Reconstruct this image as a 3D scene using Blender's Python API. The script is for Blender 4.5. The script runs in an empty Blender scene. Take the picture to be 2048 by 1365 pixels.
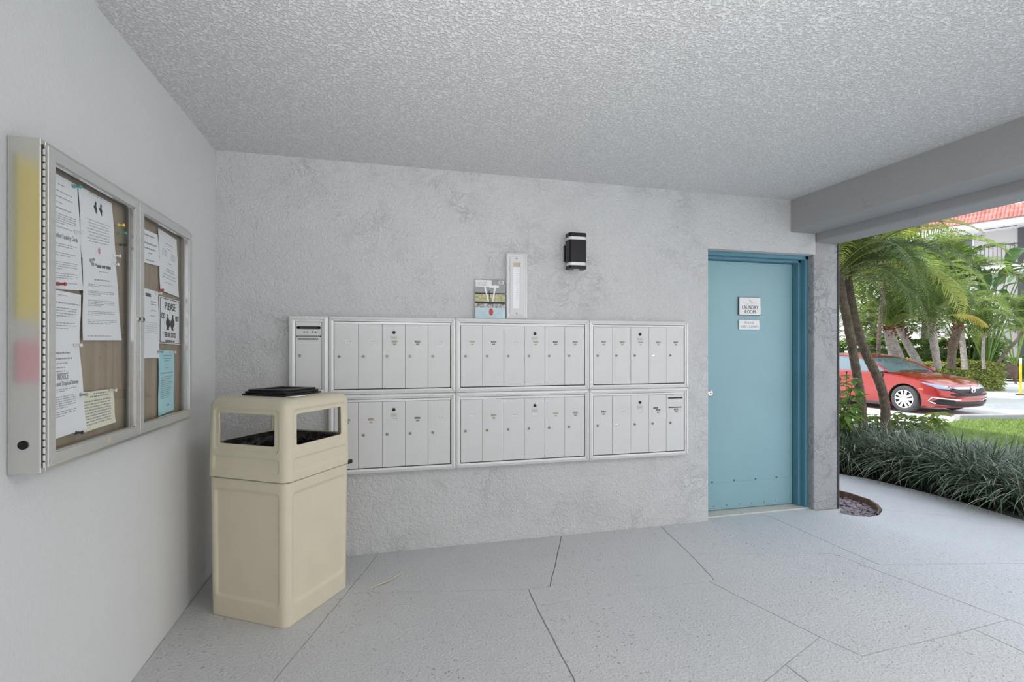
import bpy, bmesh, math, random
from mathutils import Vector, Matrix, noise
C = bpy.context.scene.collection
S = bpy.context.scene
PI = math.pi

# ------------------------------------------------------------------ camera
FPX, YAW, HOR, CAMH = 1026.75, 0.2539, 698.0, 1.28
cam_d = bpy.data.cameras.new('camera'); cam = bpy.data.objects.new('camera', cam_d); C.objects.link(cam)
cam.location = (0, 0, CAMH); cam.rotation_euler = (PI/2, 0, -YAW)
cam_d.sensor_width = 36; cam_d.lens = 36*FPX/2048; cam_d.shift_y = (HOR-682.5)/2048
cam_d.clip_start = 0.05; cam_d.clip_end = 400
S.camera = cam

# ------------------------------------------------------------------ world, sun, exposure
w = bpy.data.worlds.new('world'); S.world = w; w.use_nodes = True
nt = w.node_tree; nt.nodes.clear()
bg = nt.nodes.new('ShaderNodeBackground'); out = nt.nodes.new('ShaderNodeOutputWorld')
tc = nt.nodes.new('ShaderNodeTexCoord'); sp = nt.nodes.new('ShaderNodeSeparateXYZ'); cr = nt.nodes.new('ShaderNodeValToRGB')
nt.links.new(tc.outputs['Generated'], sp.inputs[0]); nt.links.new(sp.outputs['Z'], cr.inputs[0])
cr.color_ramp.elements[0].color = (1.0, 0.985, 0.96, 1); cr.color_ramp.elements[1].color = (0.66, 0.80, 1.0, 1)
nt.links.new(cr.outputs[0], bg.inputs[0]); nt.links.new(bg.outputs[0], out.inputs[0])
bg.inputs[1].default_value = 1.9
sun_d = bpy.data.lights.new('sun', 'SUN'); sun = bpy.data.objects.new('sun', sun_d); C.objects.link(sun)
sun_d.energy = 4.4; sun_d.angle = math.radians(0.6); sun_d.color = (1, 0.97, 0.91)
sun.rotation_euler = Vector((-0.60, 0.25, 0.80)).to_track_quat('Z', 'Y').to_euler()
# unseen added fill light overhead, and the photographer's flash bounced off the ceiling
ar_d = bpy.data.lights.new('added_fill_light', 'AREA'); ar = bpy.data.objects.new('added_fill_light', ar_d); C.objects.link(ar)
ar_d.shape = 'SQUARE'; ar_d.size = .45; ar_d.energy = 25; ar_d.color = (1, .985, .97); ar.location = (2.15, .25, 2.40)
fl_d = bpy.data.lights.new('bounced_flash', 'SPOT'); flo = bpy.data.objects.new('bounced_flash', fl_d); C.objects.link(flo)
fl_d.energy = 135; fl_d.spot_size = math.radians(115); fl_d.spot_blend = 1; fl_d.shadow_soft_size = .06; flo.location = (.25, -.15, 1.30)
flo.rotation_euler = (Vector((.25, -.15, 1.30))-Vector((.65, 1.05, 2.435))).to_track_quat('Z', 'Y').to_euler()
S.view_settings.view_transform = 'Standard'; S.view_settings.look = 'None'
S.view_settings.gamma = 1; S.view_settings.use_curve_mapping = False
S.view_settings.exposure = 0.10
S.cycles.max_bounces = 10; S.cycles.diffuse_bounces = 7; S.cycles.transparent_max_bounces = 24
S.cycles.caustics_reflective = False; S.cycles.caustics_refractive = False

# ------------------------------------------------------------------ where a sight line meets a real plane
FW = Vector((math.sin(YAW), math.cos(YAW), 0)); RT = Vector((math.cos(YAW), -math.sin(YAW), 0)); EYE = Vector((0, 0, CAMH))
def ray(px, py): return FW + RT*((px-1024)/FPX) + Vector((0, 0, (HOR-py)/FPX))
def at(px, py, Z): return EYE + ray(px, py)*Z
def onz(px, py, z=0.0): d = ray(px, py); return EYE + d*((z-CAMH)/d.z)
def onx(px, py, x): d = ray(px, py); return EYE + d*(x/d.x)
def ony(px, py, y): d = ray(px, py); return EYE + d*(y/d.y)

# ------------------------------------------------------------------ mesh helpers
class MB:
    def __init__(s): s.v = []; s.f = []
    def add(s, vs, fs):
        n = len(s.v); s.v += [tuple(v) for v in vs]; s.f += [tuple(i+n for i in f) for f in fs]; return s
    def box(s, x0, x1, y0, y1, z0, z1):
        return s.add([(x0,y0,z0),(x1,y0,z0),(x1,y1,z0),(x0,y1,z0),(x0,y0,z1),(x1,y0,z1),(x1,y1,z1),(x0,y1,z1)],
                     [(0,3,2,1),(4,5,6,7),(0,1,5,4),(1,2,6,5),(2,3,7,6),(3,0,4,7)])
    def tube(s, pts, rs, n=8, cap=True):
        pts = [Vector(p) for p in pts]
        if not hasattr(rs, '__len__'): rs = [rs]*len(pts)
        vs = []; fs = []
        up = None
        for i, p in enumerate(pts):
            d = (pts[min(i+1, len(pts)-1)] - pts[max(i-1, 0)]).normalized()
            if up is None: up = Vector((0,0,1)) if abs(d.z) < .9 else Vector((1,0,0))
            a = d.cross(up).normalized(); b = a.cross(d).normalized(); up = b
            for k in range(n):
                t = 2*PI*k/n; vs.append(p + (a*math.cos(t) + b*math.sin(t))*rs[i])
        for i in range(len(pts)-1):
            for k in range(n):
                k2 = (k+1) % n; fs.append((i*n+k, i*n+k2, (i+1)*n+k2, (i+1)*n+k))
        if cap: fs.append(tuple(range(n))[::-1]); fs.append(tuple((len(pts)-1)*n+k for k in range(n)))
        return s.add(vs, fs)
    def cyl(s, p0, p1, r, n=16, r2=None): return s.tube([p0, p1], [r, r if r2 is None else r2], n)
    def prism(s, pts, axis, a, b):
        # pts: 2D outline; axis 'x','y','z' is the direction of extrusion between a and b
        def P(p, t): return {'x': (t, p[0], p[1]), 'y': (p[0], t, p[1]), 'z': (p[0], p[1], t)}[axis]
        n = len(pts)
        return s.add([P(p, a) for p in pts] + [P(p, b) for p in pts],
                     [tuple(range(n))[::-1], tuple(range(n, 2*n))] + [(i, (i+1) % n, n+(i+1) % n, n+i) for i in range(n)])
    def ball(s, c, r, sx=1, sy=1, sz=1, nu=8, nv=5, rot=0, jit=0, rnd=None):
        vs = []; fs = []
        for j in range(1, nv):
            for i in range(nu):
                t = PI*j/nv; f = 2*PI*i/nu; k = r*(1 + (rnd.uniform(-jit, jit) if rnd else 0))
                x = k*sx*math.sin(t)*math.cos(f); y = k*sy*math.sin(t)*math.sin(f); z = k*sz*math.cos(t)
                vs.append((c[0]+x*math.cos(rot)-y*math.sin(rot), c[1]+x*math.sin(rot)+y*math.cos(rot), c[2]+z))
        vs += [(c[0], c[1], c[2]+r*sz), (c[0], c[1], c[2]-r*sz)]; T = len(vs)-2
        for j in range(nv-2):
            for i in range(nu): fs.append((j*nu+i, (j+1)*nu+i, (j+1)*nu+(i+1) % nu, j*nu+(i+1) % nu))
        for i in range(nu): fs.append((T, i, (i+1) % nu)); fs.append((T+1, (nv-2)*nu+(i+1) % nu, (nv-2)*nu+i))
        return s.add(vs, fs)
    def build(s, name, m, parent=None, smooth=False, bevel=0, seg=2, fix=True):
        me = bpy.data.meshes.new(name); me.from_pydata(s.v, [], s.f)
        if bevel or fix:
            bm = bmesh.new(); bm.from_mesh(me)
            if fix: bmesh.ops.recalc_face_normals(bm, faces=bm.faces)
            if bevel:
                es = [e for e in bm.edges if len(e.link_faces) == 2 and e.calc_face_angle(0) > 0.6]
                bmesh.ops.bevel(bm, geom=es, offset=bevel, segments=seg, affect='EDGES', profile=.5, clamp_overlap=True)
            bm.to_mesh(me); bm.free()
        if smooth:
            for p in me.polygons: p.use_smooth = True
        me.materials.append(m)
        o = bpy.data.objects.new(name, me); C.objects.link(o)
        if parent: o.parent = parent
        return o
def tag(o, label=None, cat=None, group=None, kind=None):
    if label: o['label'] = label
    if cat: o['category'] = cat
    if group: o['group'] = group
    if kind: o['kind'] = kind
    return o
def thing(name, label, cat, loc=(0,0,0), rz=0, group=None):
    o = bpy.data.objects.new(name, None); C.objects.link(o); o.location = loc; o.rotation_euler = (0, 0, rz); o.empty_display_size = .1
    return tag(o, label, cat, group)
def struct(o): o['kind'] = 'structure'; return o
def copy_tree(o, parent=None):
    c = o.copy(); C.objects.link(c)
    if parent: c.parent = parent
    for ch in list(o.children): copy_tree(ch, c)
    return c
def text(name, body, size, m, parent, loc, rz=0, width=None, bold=0, align='CENTER', skew=0):
    cu = bpy.data.curves.new(name, 'FONT'); cu.body = body; cu.size = size; cu.align_x = align; cu.align_y = 'CENTER'
    cu.extrude = .0003; cu.resolution_u = 2; cu.offset = bold; cu.space_line = .85
    o = bpy.data.objects.new(name, cu); C.objects.link(o)
    me = bpy.data.meshes.new_from_object(o.evaluated_get(bpy.context.evaluated_depsgraph_get()))
    C.objects.unlink(o); bpy.data.objects.remove(o)
    if width and len(me.vertices):
        xs = [v.co.x for v in me.vertices]; k = width/(max(xs)-min(xs))
        for v in me.vertices: v.co.x *= k
    for v in me.vertices:
        x, y, z = v.co; v.co = (x, -z, y + skew*x)
    me.materials.clear(); me.materials.append(m)
    t = bpy.data.objects.new(name, me); C.objects.link(t); t.parent = parent; t.location = loc; t.rotation_euler = (0, 0, rz)
    return t

# ------------------------------------------------------------------ materials
def nodes(name):
    m = bpy.data.materials.new(name); m.use_nodes = True; n = m.node_tree; b = n.nodes['Principled BSDF']; return m, n, b
def N(n, t, **kw):
    x = n.nodes.new('ShaderNode'+t)
    for k, v in kw.items(): setattr(x, k, v)
    return x
def noise_n(n, co, scale, detail=3, rough=.55, dist=0):
    x = N(n, 'TexNoise'); n.links.new(co, x.inputs['Vector']); x.inputs['Scale'].default_value = scale
    x.inputs['Detail'].default_value = detail; x.inputs['Roughness'].default_value = rough; x.inputs['Distortion'].default_value = dist
    return x.outputs['Fac']
def ramp(n, fac, p):
    x = N(n, 'ValToRGB'); e = x.color_ramp.elements
    for i, (pos, c) in enumerate(p):
        if i > 1: e.new(pos)
    for i, (pos, c) in enumerate(p):
        e[i].position = pos; e[i].color = (c, c, c, 1) if not hasattr(c, '__len__') else (*c, 1)
    n.links.new(fac, x.inputs[0]); return x.outputs[0]
def math_n(n, op, a, b=None, clamp=False):
    x = N(n, 'Math', operation=op); x.use_clamp = clamp
    for i, v in enumerate((a, b)):
        if v is None: continue
        if isinstance(v, (int, float)): x.inputs[i].default_value = v
        else: n.links.new(v, x.inputs[i])
    return x.outputs[0]
def mat(name, col, rough=.6, metal=0, var=0, vscale=8, bump=0, bscale=60, bdist=.002, spec=.5, coat=0, col2=None, aniso=None, trans=0):
    m, n, b = nodes(name)
    b.inputs['Base Color'].default_value = (*col, 1); b.inputs['Roughness'].default_value = rough; b.inputs['Metallic'].default_value = metal
    b.inputs['Specular IOR Level'].default_value = spec; b.inputs['Coat Weight'].default_value = coat
    co = N(n, 'TexCoord').outputs['Object']
    if aniso:
        mp = N(n, 'Mapping'); mp.inputs['Scale'].default_value = aniso; n.links.new(co, mp.inputs[0]); co = mp.outputs[0]
    if var or col2:
        c2 = col2 or tuple(c*(1-var) for c in col)
        n.links.new(ramp(n, noise_n(n, co, vscale, 4, .6), [(.35, c2), (.62, col)]), b.inputs['Base Color'])
    if bump:
        bp = N(n, 'Bump'); bp.inputs['Strength'].default_value = bump; bp.inputs['Distance'].default_value = bdist
        n.links.new(noise_n(n, co, bscale, 3), bp.inputs['Height']); n.links.new(bp.outputs[0], b.inputs['Normal'])
    if trans:
        ts = N(n, 'BsdfTranslucent'); mx = N(n, 'MixShader'); mx.inputs[0].default_value = trans
        src = b.inputs['Base Color'].links
        if src: n.links.new(src[0].from_socket, ts.inputs[0])
        else: ts.inputs[0].default_value = (*col, 1)
        o = n.nodes['Material Output']; n.links.new(b.outputs[0], mx.inputs[1]); n.links.new(ts.outputs[0], mx.inputs[2]); n.links.new(mx.outputs[0], o.inputs[0])
    return m
def stucco(name, col, ridge=1.0, grain=.35, dist=.012, rscale=5, strength=.8):
    m, n, b = nodes(name); b.inputs['Roughness'].default_value = .82; b.inputs['Specular IOR Level'].default_value = .3
    co = N(n, 'TexCoord').outputs['Object']
    g = noise_n(n, co, 85, 3, .6)
    g2 = ramp(n, noise_n(n, co, 40, 3, .6, .8), [(.42, 0), (.62, 1)])
    h = math_n(n, 'ADD', math_n(n, 'MULTIPLY', g, grain), math_n(n, 'MULTIPLY', g2, grain*.55))
    for (sc, ms, wd, am, lo) in ((rscale*1.5, 2.3, .035, .55, .50), (rscale*3.6, 4.1, .055, .25, .50)):
        line = ramp(n, math_n(n, 'ABSOLUTE', math_n(n, 'SUBTRACT', noise_n(n, co, sc, 4, .6, 1.6), .5)), [(0, 1), (wd, 0)])
        mask = ramp(n, noise_n(n, co, ms, 3, .65), [(lo, 0), (lo+.12, 1)])
        h = math_n(n, 'ADD', h, math_n(n, 'MULTIPLY', math_n(n, 'MULTIPLY', line, mask), am*ridge))
    bp = N(n, 'Bump'); bp.inputs['Strength'].default_value = strength; bp.inputs['Distance'].default_value = dist
    n.links.new(h, bp.inputs['Height']); n.links.new(bp.outputs[0], b.inputs['Normal'])
    n.links.new(ramp(n, noise_n(n, co, 1.3, 4, .6), [(.3, tuple(c*.95 for c in col)), (.7, col)]), b.inputs['Base Color'])
    return m
M = {}
M['wall'] = stucco('stucco_wall', (.62, .62, .62), grain=.6, dist=.013, ridge=.9, strength=.68)
M['wall_smooth'] = stucco('painted_side_wall', (.68, .68, .675), ridge=.12, grain=.22, dist=.006)
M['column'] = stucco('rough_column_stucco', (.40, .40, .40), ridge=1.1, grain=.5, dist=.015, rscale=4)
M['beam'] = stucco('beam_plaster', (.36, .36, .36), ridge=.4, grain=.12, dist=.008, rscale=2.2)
def ceiling_mat():
    m, n, b = nodes('sprayed_ceiling'); b.inputs['Roughness'].default_value = .9
    b.inputs['Specular IOR Level'].default_value = .2
    co = N(n, 'TexCoord').outputs['Object']
    h = ramp(n, noise_n(n, co, 95, 3, .6, .2), [(.40, 0), (.58, 1)])
    bp = N(n, 'Bump'); bp.inputs['Strength'].default_value = .75; bp.inputs['Distance'].default_value = .006
    n.links.new(h, bp.inputs['Height']); n.links.new(bp.outputs[0], b.inputs['Normal'])
    n.links.new(ramp(n, h, [(0, (.66, .66, .66)), (1, (.82, .82, .82))]), b.inputs['Base Color'])
    return m
M['ceiling'] = ceiling_mat()
def floor_mat(name, col):
    m, n, b = nodes(name)
    co = N(n, 'TexCoord').outputs['Object']
    v = N(n, 'TexVoronoi'); v.inputs['Scale'].default_value = 42; n.links.new(co, v.inputs['Vector'])
    pitmask = ramp(n, noise_n(n, co, 1.4, 4), [(.34, 0), (.60, 1)])
    thr = ramp(n, v.outputs['Distance'], [(.16, 1), (.27, 0)])
    pits = math_n(n, 'MULTIPLY', math_n(n, 'MULTIPLY', thr, pitmask), ramp(n, noise_n(n, co, 22, 2), [(.50, 0), (.56, 1)]))
    h = math_n(n, 'SUBTRACT', math_n(n, 'ADD', math_n(n, 'MULTIPLY', ramp(n, noise_n(n, co, 70, 3, .6), [(.45, 0), (.65, 1)]), .30), math_n(n, 'MULTIPLY', noise_n(n, co, 7, 3), .5)), math_n(n, 'MULTIPLY', pits, .6))
    bp = N(n, 'Bump'); bp.inputs['Strength'].default_value = .75; bp.inputs['Distance'].default_value = .009
    n.links.new(h, bp.inputs['Height']); n.links.new(bp.outputs[0], b.inputs['Normal'])
    base = ramp(n, noise_n(n, co, 1.6, 5, .6), [(.3, tuple(c*.93 for c in col)), (.7, col)])
    mx = N(n, 'MixRGB'); mx.inputs[2].default_value = (.28, .28, .28, 1); n.links.new(math_n(n, 'MULTIPLY', pits, .55), mx.inputs[0]); n.links.new(base, mx.inputs[1])
    n.links.new(mx.outputs[0], b.inputs['Base Color'])
    n.links.new(ramp(n, noise_n(n, co, 3, 4), [(.3, .42), (.7, .6)]), b.inputs['Roughness'])
    b.inputs['Specular IOR Level'].default_value = .45
    return m
M['floor'] = floor_mat('painted_concrete', (.60, .60, .605))
M['joint'] = mat('joint_dirt', (.16, .16, .155), .9)
M['drive'] = mat('driveway_concrete', (.78, .77, .75), .8, var=.08, vscale=3, bump=.2, bscale=30)
M['mulch'] = mat('mulch', (.07, .05, .04), .95, var=.5, vscale=30, bump=1, bscale=40, bdist=.03)
M['soil_grass'] = mat('lawn_soil', (.14, .20, .05), .95, var=.3, vscale=10)
M['lawn'] = mat('lawn_blade', (.30, .42, .10), .6, var=.3, vscale=3, trans=.35)
M['alu'] = mat('brushed_aluminium', (.60, .60, .575), .34, metal=.45, var=.06, vscale=4, aniso=(1, 1, 14))
M['alu_case'] = mat('case_end_aluminium', (.62, .62, .58), .31, metal=.75)
M['alu_bright'] = mat('bright_aluminium', (.80, .80, .80), .25, metal=.9)
M['alu_dark'] = mat('shadow_gasket', (.03, .03, .03), .7)
M['mail'] = mat('white_enamelled_metal', (.665, .665, .66), .42, var=.05, vscale=5, spec=.4)
M['mail_frame'] = mat('satin_frame_metal', (.70, .70, .695), .38, metal=.15, var=.04, vscale=9)
M['black'] = mat('black_plastic', (.006, .006, .007), .38, spec=.35)
M['bag'] = mat('black_bin_liner', (.010, .010, .012), .22, bump=.8, bscale=22, bdist=.02)
M['cream'] = mat('cream_plastic', (.66, .60, .455), .45, var=.04, vscale=6, bump=.15, bscale=90, bdist=.001)
M['lock'] = mat('lock_steel', (.27, .26, .24), .35, metal=.7)
M['steel'] = mat('brushed_steel', (.66, .65, .62), .3, metal=.9)
M['teal'] = mat('teal_door_paint', (.25, .42, .47), .42, var=.06, vscale=2.5, bump=.1, bscale=15)
M['teal_frame'] = mat('teal_frame_paint', (.09, .24, .31), .45, var=.08, vscale=6, bump=.15, bscale=20)
M['white'] = mat('white_sheet', (.80, .80, .80), .6)
M['paper'] = mat('white_paper', (.84, .84, .86), .7)
M['paper2'] = mat('cream_paper', (.80, .77, .62), .7)
M['paper3'] = mat('blue_paper', (.42, .72, .78), .7)
M['ink'] = mat('black_ink', (.03, .03, .03), .7)
M['ink_grey'] = mat('grey_ink', (.33, .33, .34), .7)
M['cork'] = mat('cork_board', (.36, .29, .21), .85, col2=(.30, .235, .17), vscale=3, aniso=(8, 1, 1), bump=.2, bscale=80)
M['yellow'] = mat('yellow_card', (.85, .66, .08), .6)
M['pink'] = mat('pink_card', (.75, .25, .33), .6)
M['red'] = mat('red_plastic', (.5, .04, .04), .4); M['green'] = mat('green_plastic', (.02, .35, .22), .4); M['tealp'] = mat('turquoise_plastic', (.05, .42, .36), .4)
M['clearp'] = mat('clear_plastic', (.75, .75, .73), .2)
M['brown_tag'] = mat('brown_tag', (.22, .14, .09), .6); M['tan_tag'] = mat('tan_tag', (.52, .46, .34), .6)
M['plate'] = mat('worn_plate', (.58, .55, .49), .5)
M['bark'] = mat('palm_bark', (.16, .125, .09), .9, var=.5, vscale=18, bump=1, bscale=35, bdist=.02)
M['bark_grey'] = mat('grey_palm_bark', (.36, .32, .29), .9, var=.35, vscale=9, bump=1, bscale=20, bdist=.02)
M['boot'] = mat('red_brown_palm_boots', (.22, .09, .05), .9, var=.5, vscale=14)
M['frond'] = mat('frond_green', (.105, .165, .03), .42, spec=.35, col2=(.045, .085, .015), vscale=3, trans=.3)
M['frond_y'] = mat('frond_yellow_green', (.42, .44, .07), .42, col2=(.28, .34, .06), vscale=2.5, trans=.4)
M['frond_pale'] = mat('frond_pale_green', (.27, .36, .07), .45, spec=.35, col2=(.10, .17, .035), vscale=2.5, trans=.45)
M['yellow_leaf'] = mat('yellowing_leaf', (.62, .46, .06), .5, col2=(.42, .40, .08), vscale=3, trans=.4)
M['big_leaf'] = mat('broad_leaf', (.12, .22, .07), .3, col2=(.07, .14, .05), vscale=3, trans=.3)
M['stalk'] = mat('frond_stalk', (.24, .26, .08), .5)
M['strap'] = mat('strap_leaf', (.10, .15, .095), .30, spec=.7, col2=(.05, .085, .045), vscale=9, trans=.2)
M['strap2'] = mat('strap_leaf_lit', (.18, .25, .16), .30, spec=.8, col2=(.12, .17, .10), vscale=6, trans=.2)  # paler copy for scattered blades, their highlights put into the colour
M['hedge'] = mat('hedge_leaf', (.66, .66, .26), .45, col2=(.30, .38, .10), vscale=14, trans=.3)
M['shrub'] = mat('shrub_leaf', (.13, .24, .05), .4, col2=(.24, .34, .08), vscale=7, trans=.35)
M['twig'] = mat('twig', (.16, .11, .07), .9)
M['bwall'] = mat('far_wall_paint', (.54, .52, .53), .85, var=.04, vscale=.5)
M['bwhite'] = mat('white_trim_paint', (.80, .80, .82), .7)
M['tile'] = mat('clay_roof_tile', (.40, .15, .125), .85, col2=(.54, .25, .21), vscale=2.5)
M['iron'] = mat('black_iron', (.035, .035, .04), .5)
M['glass_dark'] = mat('dark_window_glass', (.08, .10, .13), .08, spec=.8)
M['dark'] = mat('dark_recess', (.10, .10, .11), .8)
M['car'] = mat('red_car_paint', (.30, .010, .008), .20, metal=.25, coat=1, spec=.6)
M['car_glass'] = mat('car_glass', (.11, .16, .19), .04, spec=1, coat=1)
M['tyre'] = mat('tyre_rubber', (.05, .05, .052), .75)
M['chrome'] = mat('chrome', (.82, .82, .82), .12, metal=1)
M['wheel'] = mat('wheel_alloy', (.66, .65, .66), .28, metal=.8)
M['head'] = mat('headlight_lens', (.20, .26, .36), .06, spec=1, coat=1)
M['amber'] = mat('amber_marker', (.75, .22, .02), .3)
M['pebble'] = mat('pebble', (.34, .29, .31), .7, col2=(.20, .15, .17), vscale=40)
M['edging'] = mat('weathered_edging', (.20, .13, .085), .85, col2=(.10, .07, .05), vscale=12, aniso=(6, 6, 1), bump=.6, bscale=30, bdist=.01)
M['wicker'] = mat('brown_wicker', (.10, .055, .045), .7, bump=1, bscale=70, bdist=.01)
M['bollard'] = mat('bollard_yellow', (.85, .62, .03), .5)
M['straw'] = mat('dry_leaf', (.55, .47, .34), .8)
def glass_mat():
    m, n, b = nodes('case_glass'); n.nodes.remove(b)
    tr = N(n, 'BsdfTransparent'); gl = N(n, 'BsdfGlossy'); gl.inputs['Roughness'].default_value = .02
    tr.inputs[0].default_value = (.96, .97, .965, 1)
    lw = N(n, 'LayerWeight'); mx = N(n, 'MixShader')
    n.links.new(math_n(n, 'ADD', .03, math_n(n, 'MULTIPLY', math_n(n, 'POWER', lw.outputs['Facing'], 4), .35)), mx.inputs[0]); n.links.new(tr.outputs[0], mx.inputs[1]); n.links.new(gl.outputs[0], mx.inputs[2])
    n.links.new(mx.outputs[0], n.nodes['Material Output'].inputs[0]); return m
M['glass'] = glass_mat()

# ------------------------------------------------------------------ the shell
XL, D, ZC = -0.92, 3.319, 2.435
X1, Z1, X2, Z2 = 3.10, 2.186, 3.346, 2.122
XC = 3.575                                   # outer face of the building
DX0 = ony(1417, 1000, D).x; DX1 = ony(1632, 1000, D).x; DZ = ony(1500, 502, D).z
YB = -3.0
struct(MB().box(XL-.25, XL, YB, D+.3, -.3, ZC+.1).build('wall_left', M['wall_smooth']))
wb = MB().prism([(XL-.1, -.3), (DX0, -.3), (DX0, DZ), (DX1, DZ), (DX1, ZC+.1), (XL-.1, ZC+.1)], 'y', D, D+.28)
wo = struct(wb.build('wall_back', M['wall'], bevel=.008, seg=2))
struct(MB().box(DX1, XC, D+.02, D+.30, -.3, ZC+.1).build('wall_pier', M['column'], bevel=.01, seg=2))
struct(MB().box(DX0-.1, DX1+.1, D+.30, D+.34, -.05, DZ+.1).build('wall_behind_door', M['dark']))
struct(MB().box(XL-.25, X1+.02, YB, D+.28, ZC, ZC+.2).build('ceiling', M['ceiling']))
bmh = MB().box(X1, X2, YB, D+.02, Z1, ZC+.2)
struct(bmh.build('ceiling_beam', M['beam'], bevel=.012, seg=2))
struct(MB().box(X2, XC, YB, D+.02, Z2, ZC+.2).build('ceiling_beam', M['beam'], bevel=.012, seg=2))
struct(MB().box(XL-6, XC-.002, YB, D+8, ZC+.2, 8.6).box(XC-.3, XC-.01, D+.30, D+8, -.3, ZC+.2).build('wall_upper_storeys', M['bwall']))

struct(MB().box(XC-.004, XC+.006, D+.012, D+.03, -.25, Z2).build('trim_2', M['dark']))
# ---- floor slabs: joints traced on the floor plane, every slab its own piece
P = lambda px, py: Vector(onz(px, py, 0).xy)
def to_y(a, b, y): return a + (b-a)*((y-a.y)/(b.y-a.y))
YC = 1.15
W0 = Vector((XL, D)); Adg = P(757, 1106); Adg.y = D; Bdg = P(693, 1187); Cdg = to_y(Bdg, P(545, 1365), YC)
A = P(1122, 1071); A.y = D; B = P(1100, 1174); Cc = P(1321, 1053); Cc.y = D; C2 = P(1380, 1109); Dn = P(1427, 1159); D2 = P(1416, 1163)
N0 = P(1057, 1179); N1 = P(1072, 1212); N2 = to_y(N0, P(1148, 1360), YC); F1 = P(1200, 1192)
E0 = P(1665, 1108); I = P(2017, 1240); L8 = to_y(E0, P(2048, 1251), YC); H = P(1725, 1313)
J0 = P(1639, 1275); J1 = to_y(J0, P(1528, 1365), YC); K0 = P(1570, 1330); K1 = to_y(K0, P(1616, 1365), YC)
LL0 = P(1947, 1259); LL1 = to_y(LL0, P(2048, 1305), YC)
F0 = P(1545, 1036); G = P(1758, 1130); Gr = P(2048, 1127); XR = 6.4; Gr = G + (Gr-G)*((XR-G.x)/(Gr.x-G.x))
pb = [P(*q) for q in [(1678, 1026), (1690, 1029), (1715, 1033), (1740, 1034), (1758, 1030), (1764, 1020), (1756, 1010), (1740, 1000), (1700, 987), (1676, 981)]]
crk = P(2048, 1045); crk = pb[5] + (crk-pb[5])*((XR-pb[5].x)/(crk.x-pb[5].x))
edge = [P(*q) for q in [(1676, 948), (1720, 955), (1760, 963), (1850, 985), (1950, 1012), (2048, 1042)]]
ed_r = to_y(edge[-2], edge[-1], .6)
dl = Vector((DX0, D)); dr = Vector((DX1, D)); dl2 = Vector((DX0, D+.24)); dr2 = Vector((DX1, D+.24))
cb = Vector((XC, D+.0)); pbc = Vector((XC, D+.03))
slabs = [
    [W0, Vector((XL, YC)), Cdg, Bdg, Adg],
    [Adg, Bdg, N0, B, A],
    [A, B, N0, N1, F1, D2, Dn, C2, Cc],
    [Cc, C2, E0, I, L8, Vector((XR, YC)) if False else L8 + Vector((.0, 0)), Gr + Vector((0, -.0)), G, F0, Vector((F0.x-.05, D+.24)), dl2, dl],
    [F0, G, Gr, crk, pb[5], pb[4], pb[3], pb[2], pb[1], pb[0], cb, dr, dr2, Vector((F0.x-.05, D+.24))],
    [pb[5], crk, Vector((XR, (edge[-1]+(ed_r-edge[-1])*((XR-edge[-1].x)/(ed_r.x-edge[-1].x))).y)), edge[5], edge[4], edge[3], edge[2], edge[1], edge[0], pb[9], pb[8], pb[7], pb[6]] if False else
    [pb[5], crk] + [e for e in reversed(edge) if e.x < XR] + [Vector((XC, edge[0].y)), Vector((XC, pb[9].y)), pb[9], pb[8], pb[7], pb[6]],
    [C2, Dn, D2, J0, H, LL0, I, E0],
    [N1, N2, J1, K0, J0, D2, F1],
    [Bdg, Cdg, N2, N1, N0],
    [K0, J1, K1], [J0, K0, K1, LL1, LL0, H], [LL0, LL1, L8, I]]
def densify(poly):
    out = []
    for i, a in enumerate(poly):
        b = poly[(i+1) % len(poly)]; n = max(1, int((b-a).length/.07))
        fwd = (a.x, a.y) < (b.x, b.y)
        for k in range(n):
            t = k/n; p = a.lerp(b, t)
            if 0 < k:
                s = (k if fwd else n-k); q = noise.noise(Vector((p.x*9, p.y*9, 3.1)))*.006; d = (b-a).normalized()
                if not fwd: q = -q
                p = p + Vector((-d.y, d.x))*(q)
            out.append(p)
    return out
fl = struct(MB().box(XL, XR-.2, YB, 3.0, -.25, -.012).box(XL, XC, 3.0, D+.26, -.25, -.012).build('floor', M['joint']))
def slab(poly, parent, m, name='slab', gap=.0035, z=0, depth=.012, dens=True):
    pts = densify(poly) if dens else poly
    bm = bmesh.new(); vs = [bm.verts.new((p.x, p.y, z)) for p in pts]; f = bm.faces.new(vs)
    if f.normal.z < 0 or (f.normal_update() or f.normal.z < 0): f.normal_flip()
    bmesh.ops.inset_individual(bm, faces=[f], thickness=gap, depth=0, use_even_offset=False)
    for v in vs: v.co.z = z-depth
    bmesh.ops.triangulate(bm, faces=[q for q in bm.faces if len(q.verts) > 4])
    me = bpy.data.meshes.new(name); bm.to_mesh(me); bm.free(); me.materials.append(m)
    o = bpy.data.objects.new(name, me); C.objects.link(o); o.parent = parent; return o
for s_ in slabs: slab([v for i, v in enumerate(s_) if (v - s_[i-1]).length > 1e-4], fl, M['floor'])
for k in range(4):
    for j, (xa, xb) in enumerate([(XL, 1.1), (1.1, 3.1), (3.1, XR)]):
        y1 = YC-k*1.78; slab([Vector((xa, y1-1.78)), Vector((xb, y1-1.78)), Vector((xb, y1)), Vector((xa, y1))], fl, M['floor'])
slab([L8, Vector((XR, YC)), Gr], fl, M['floor'])

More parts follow.
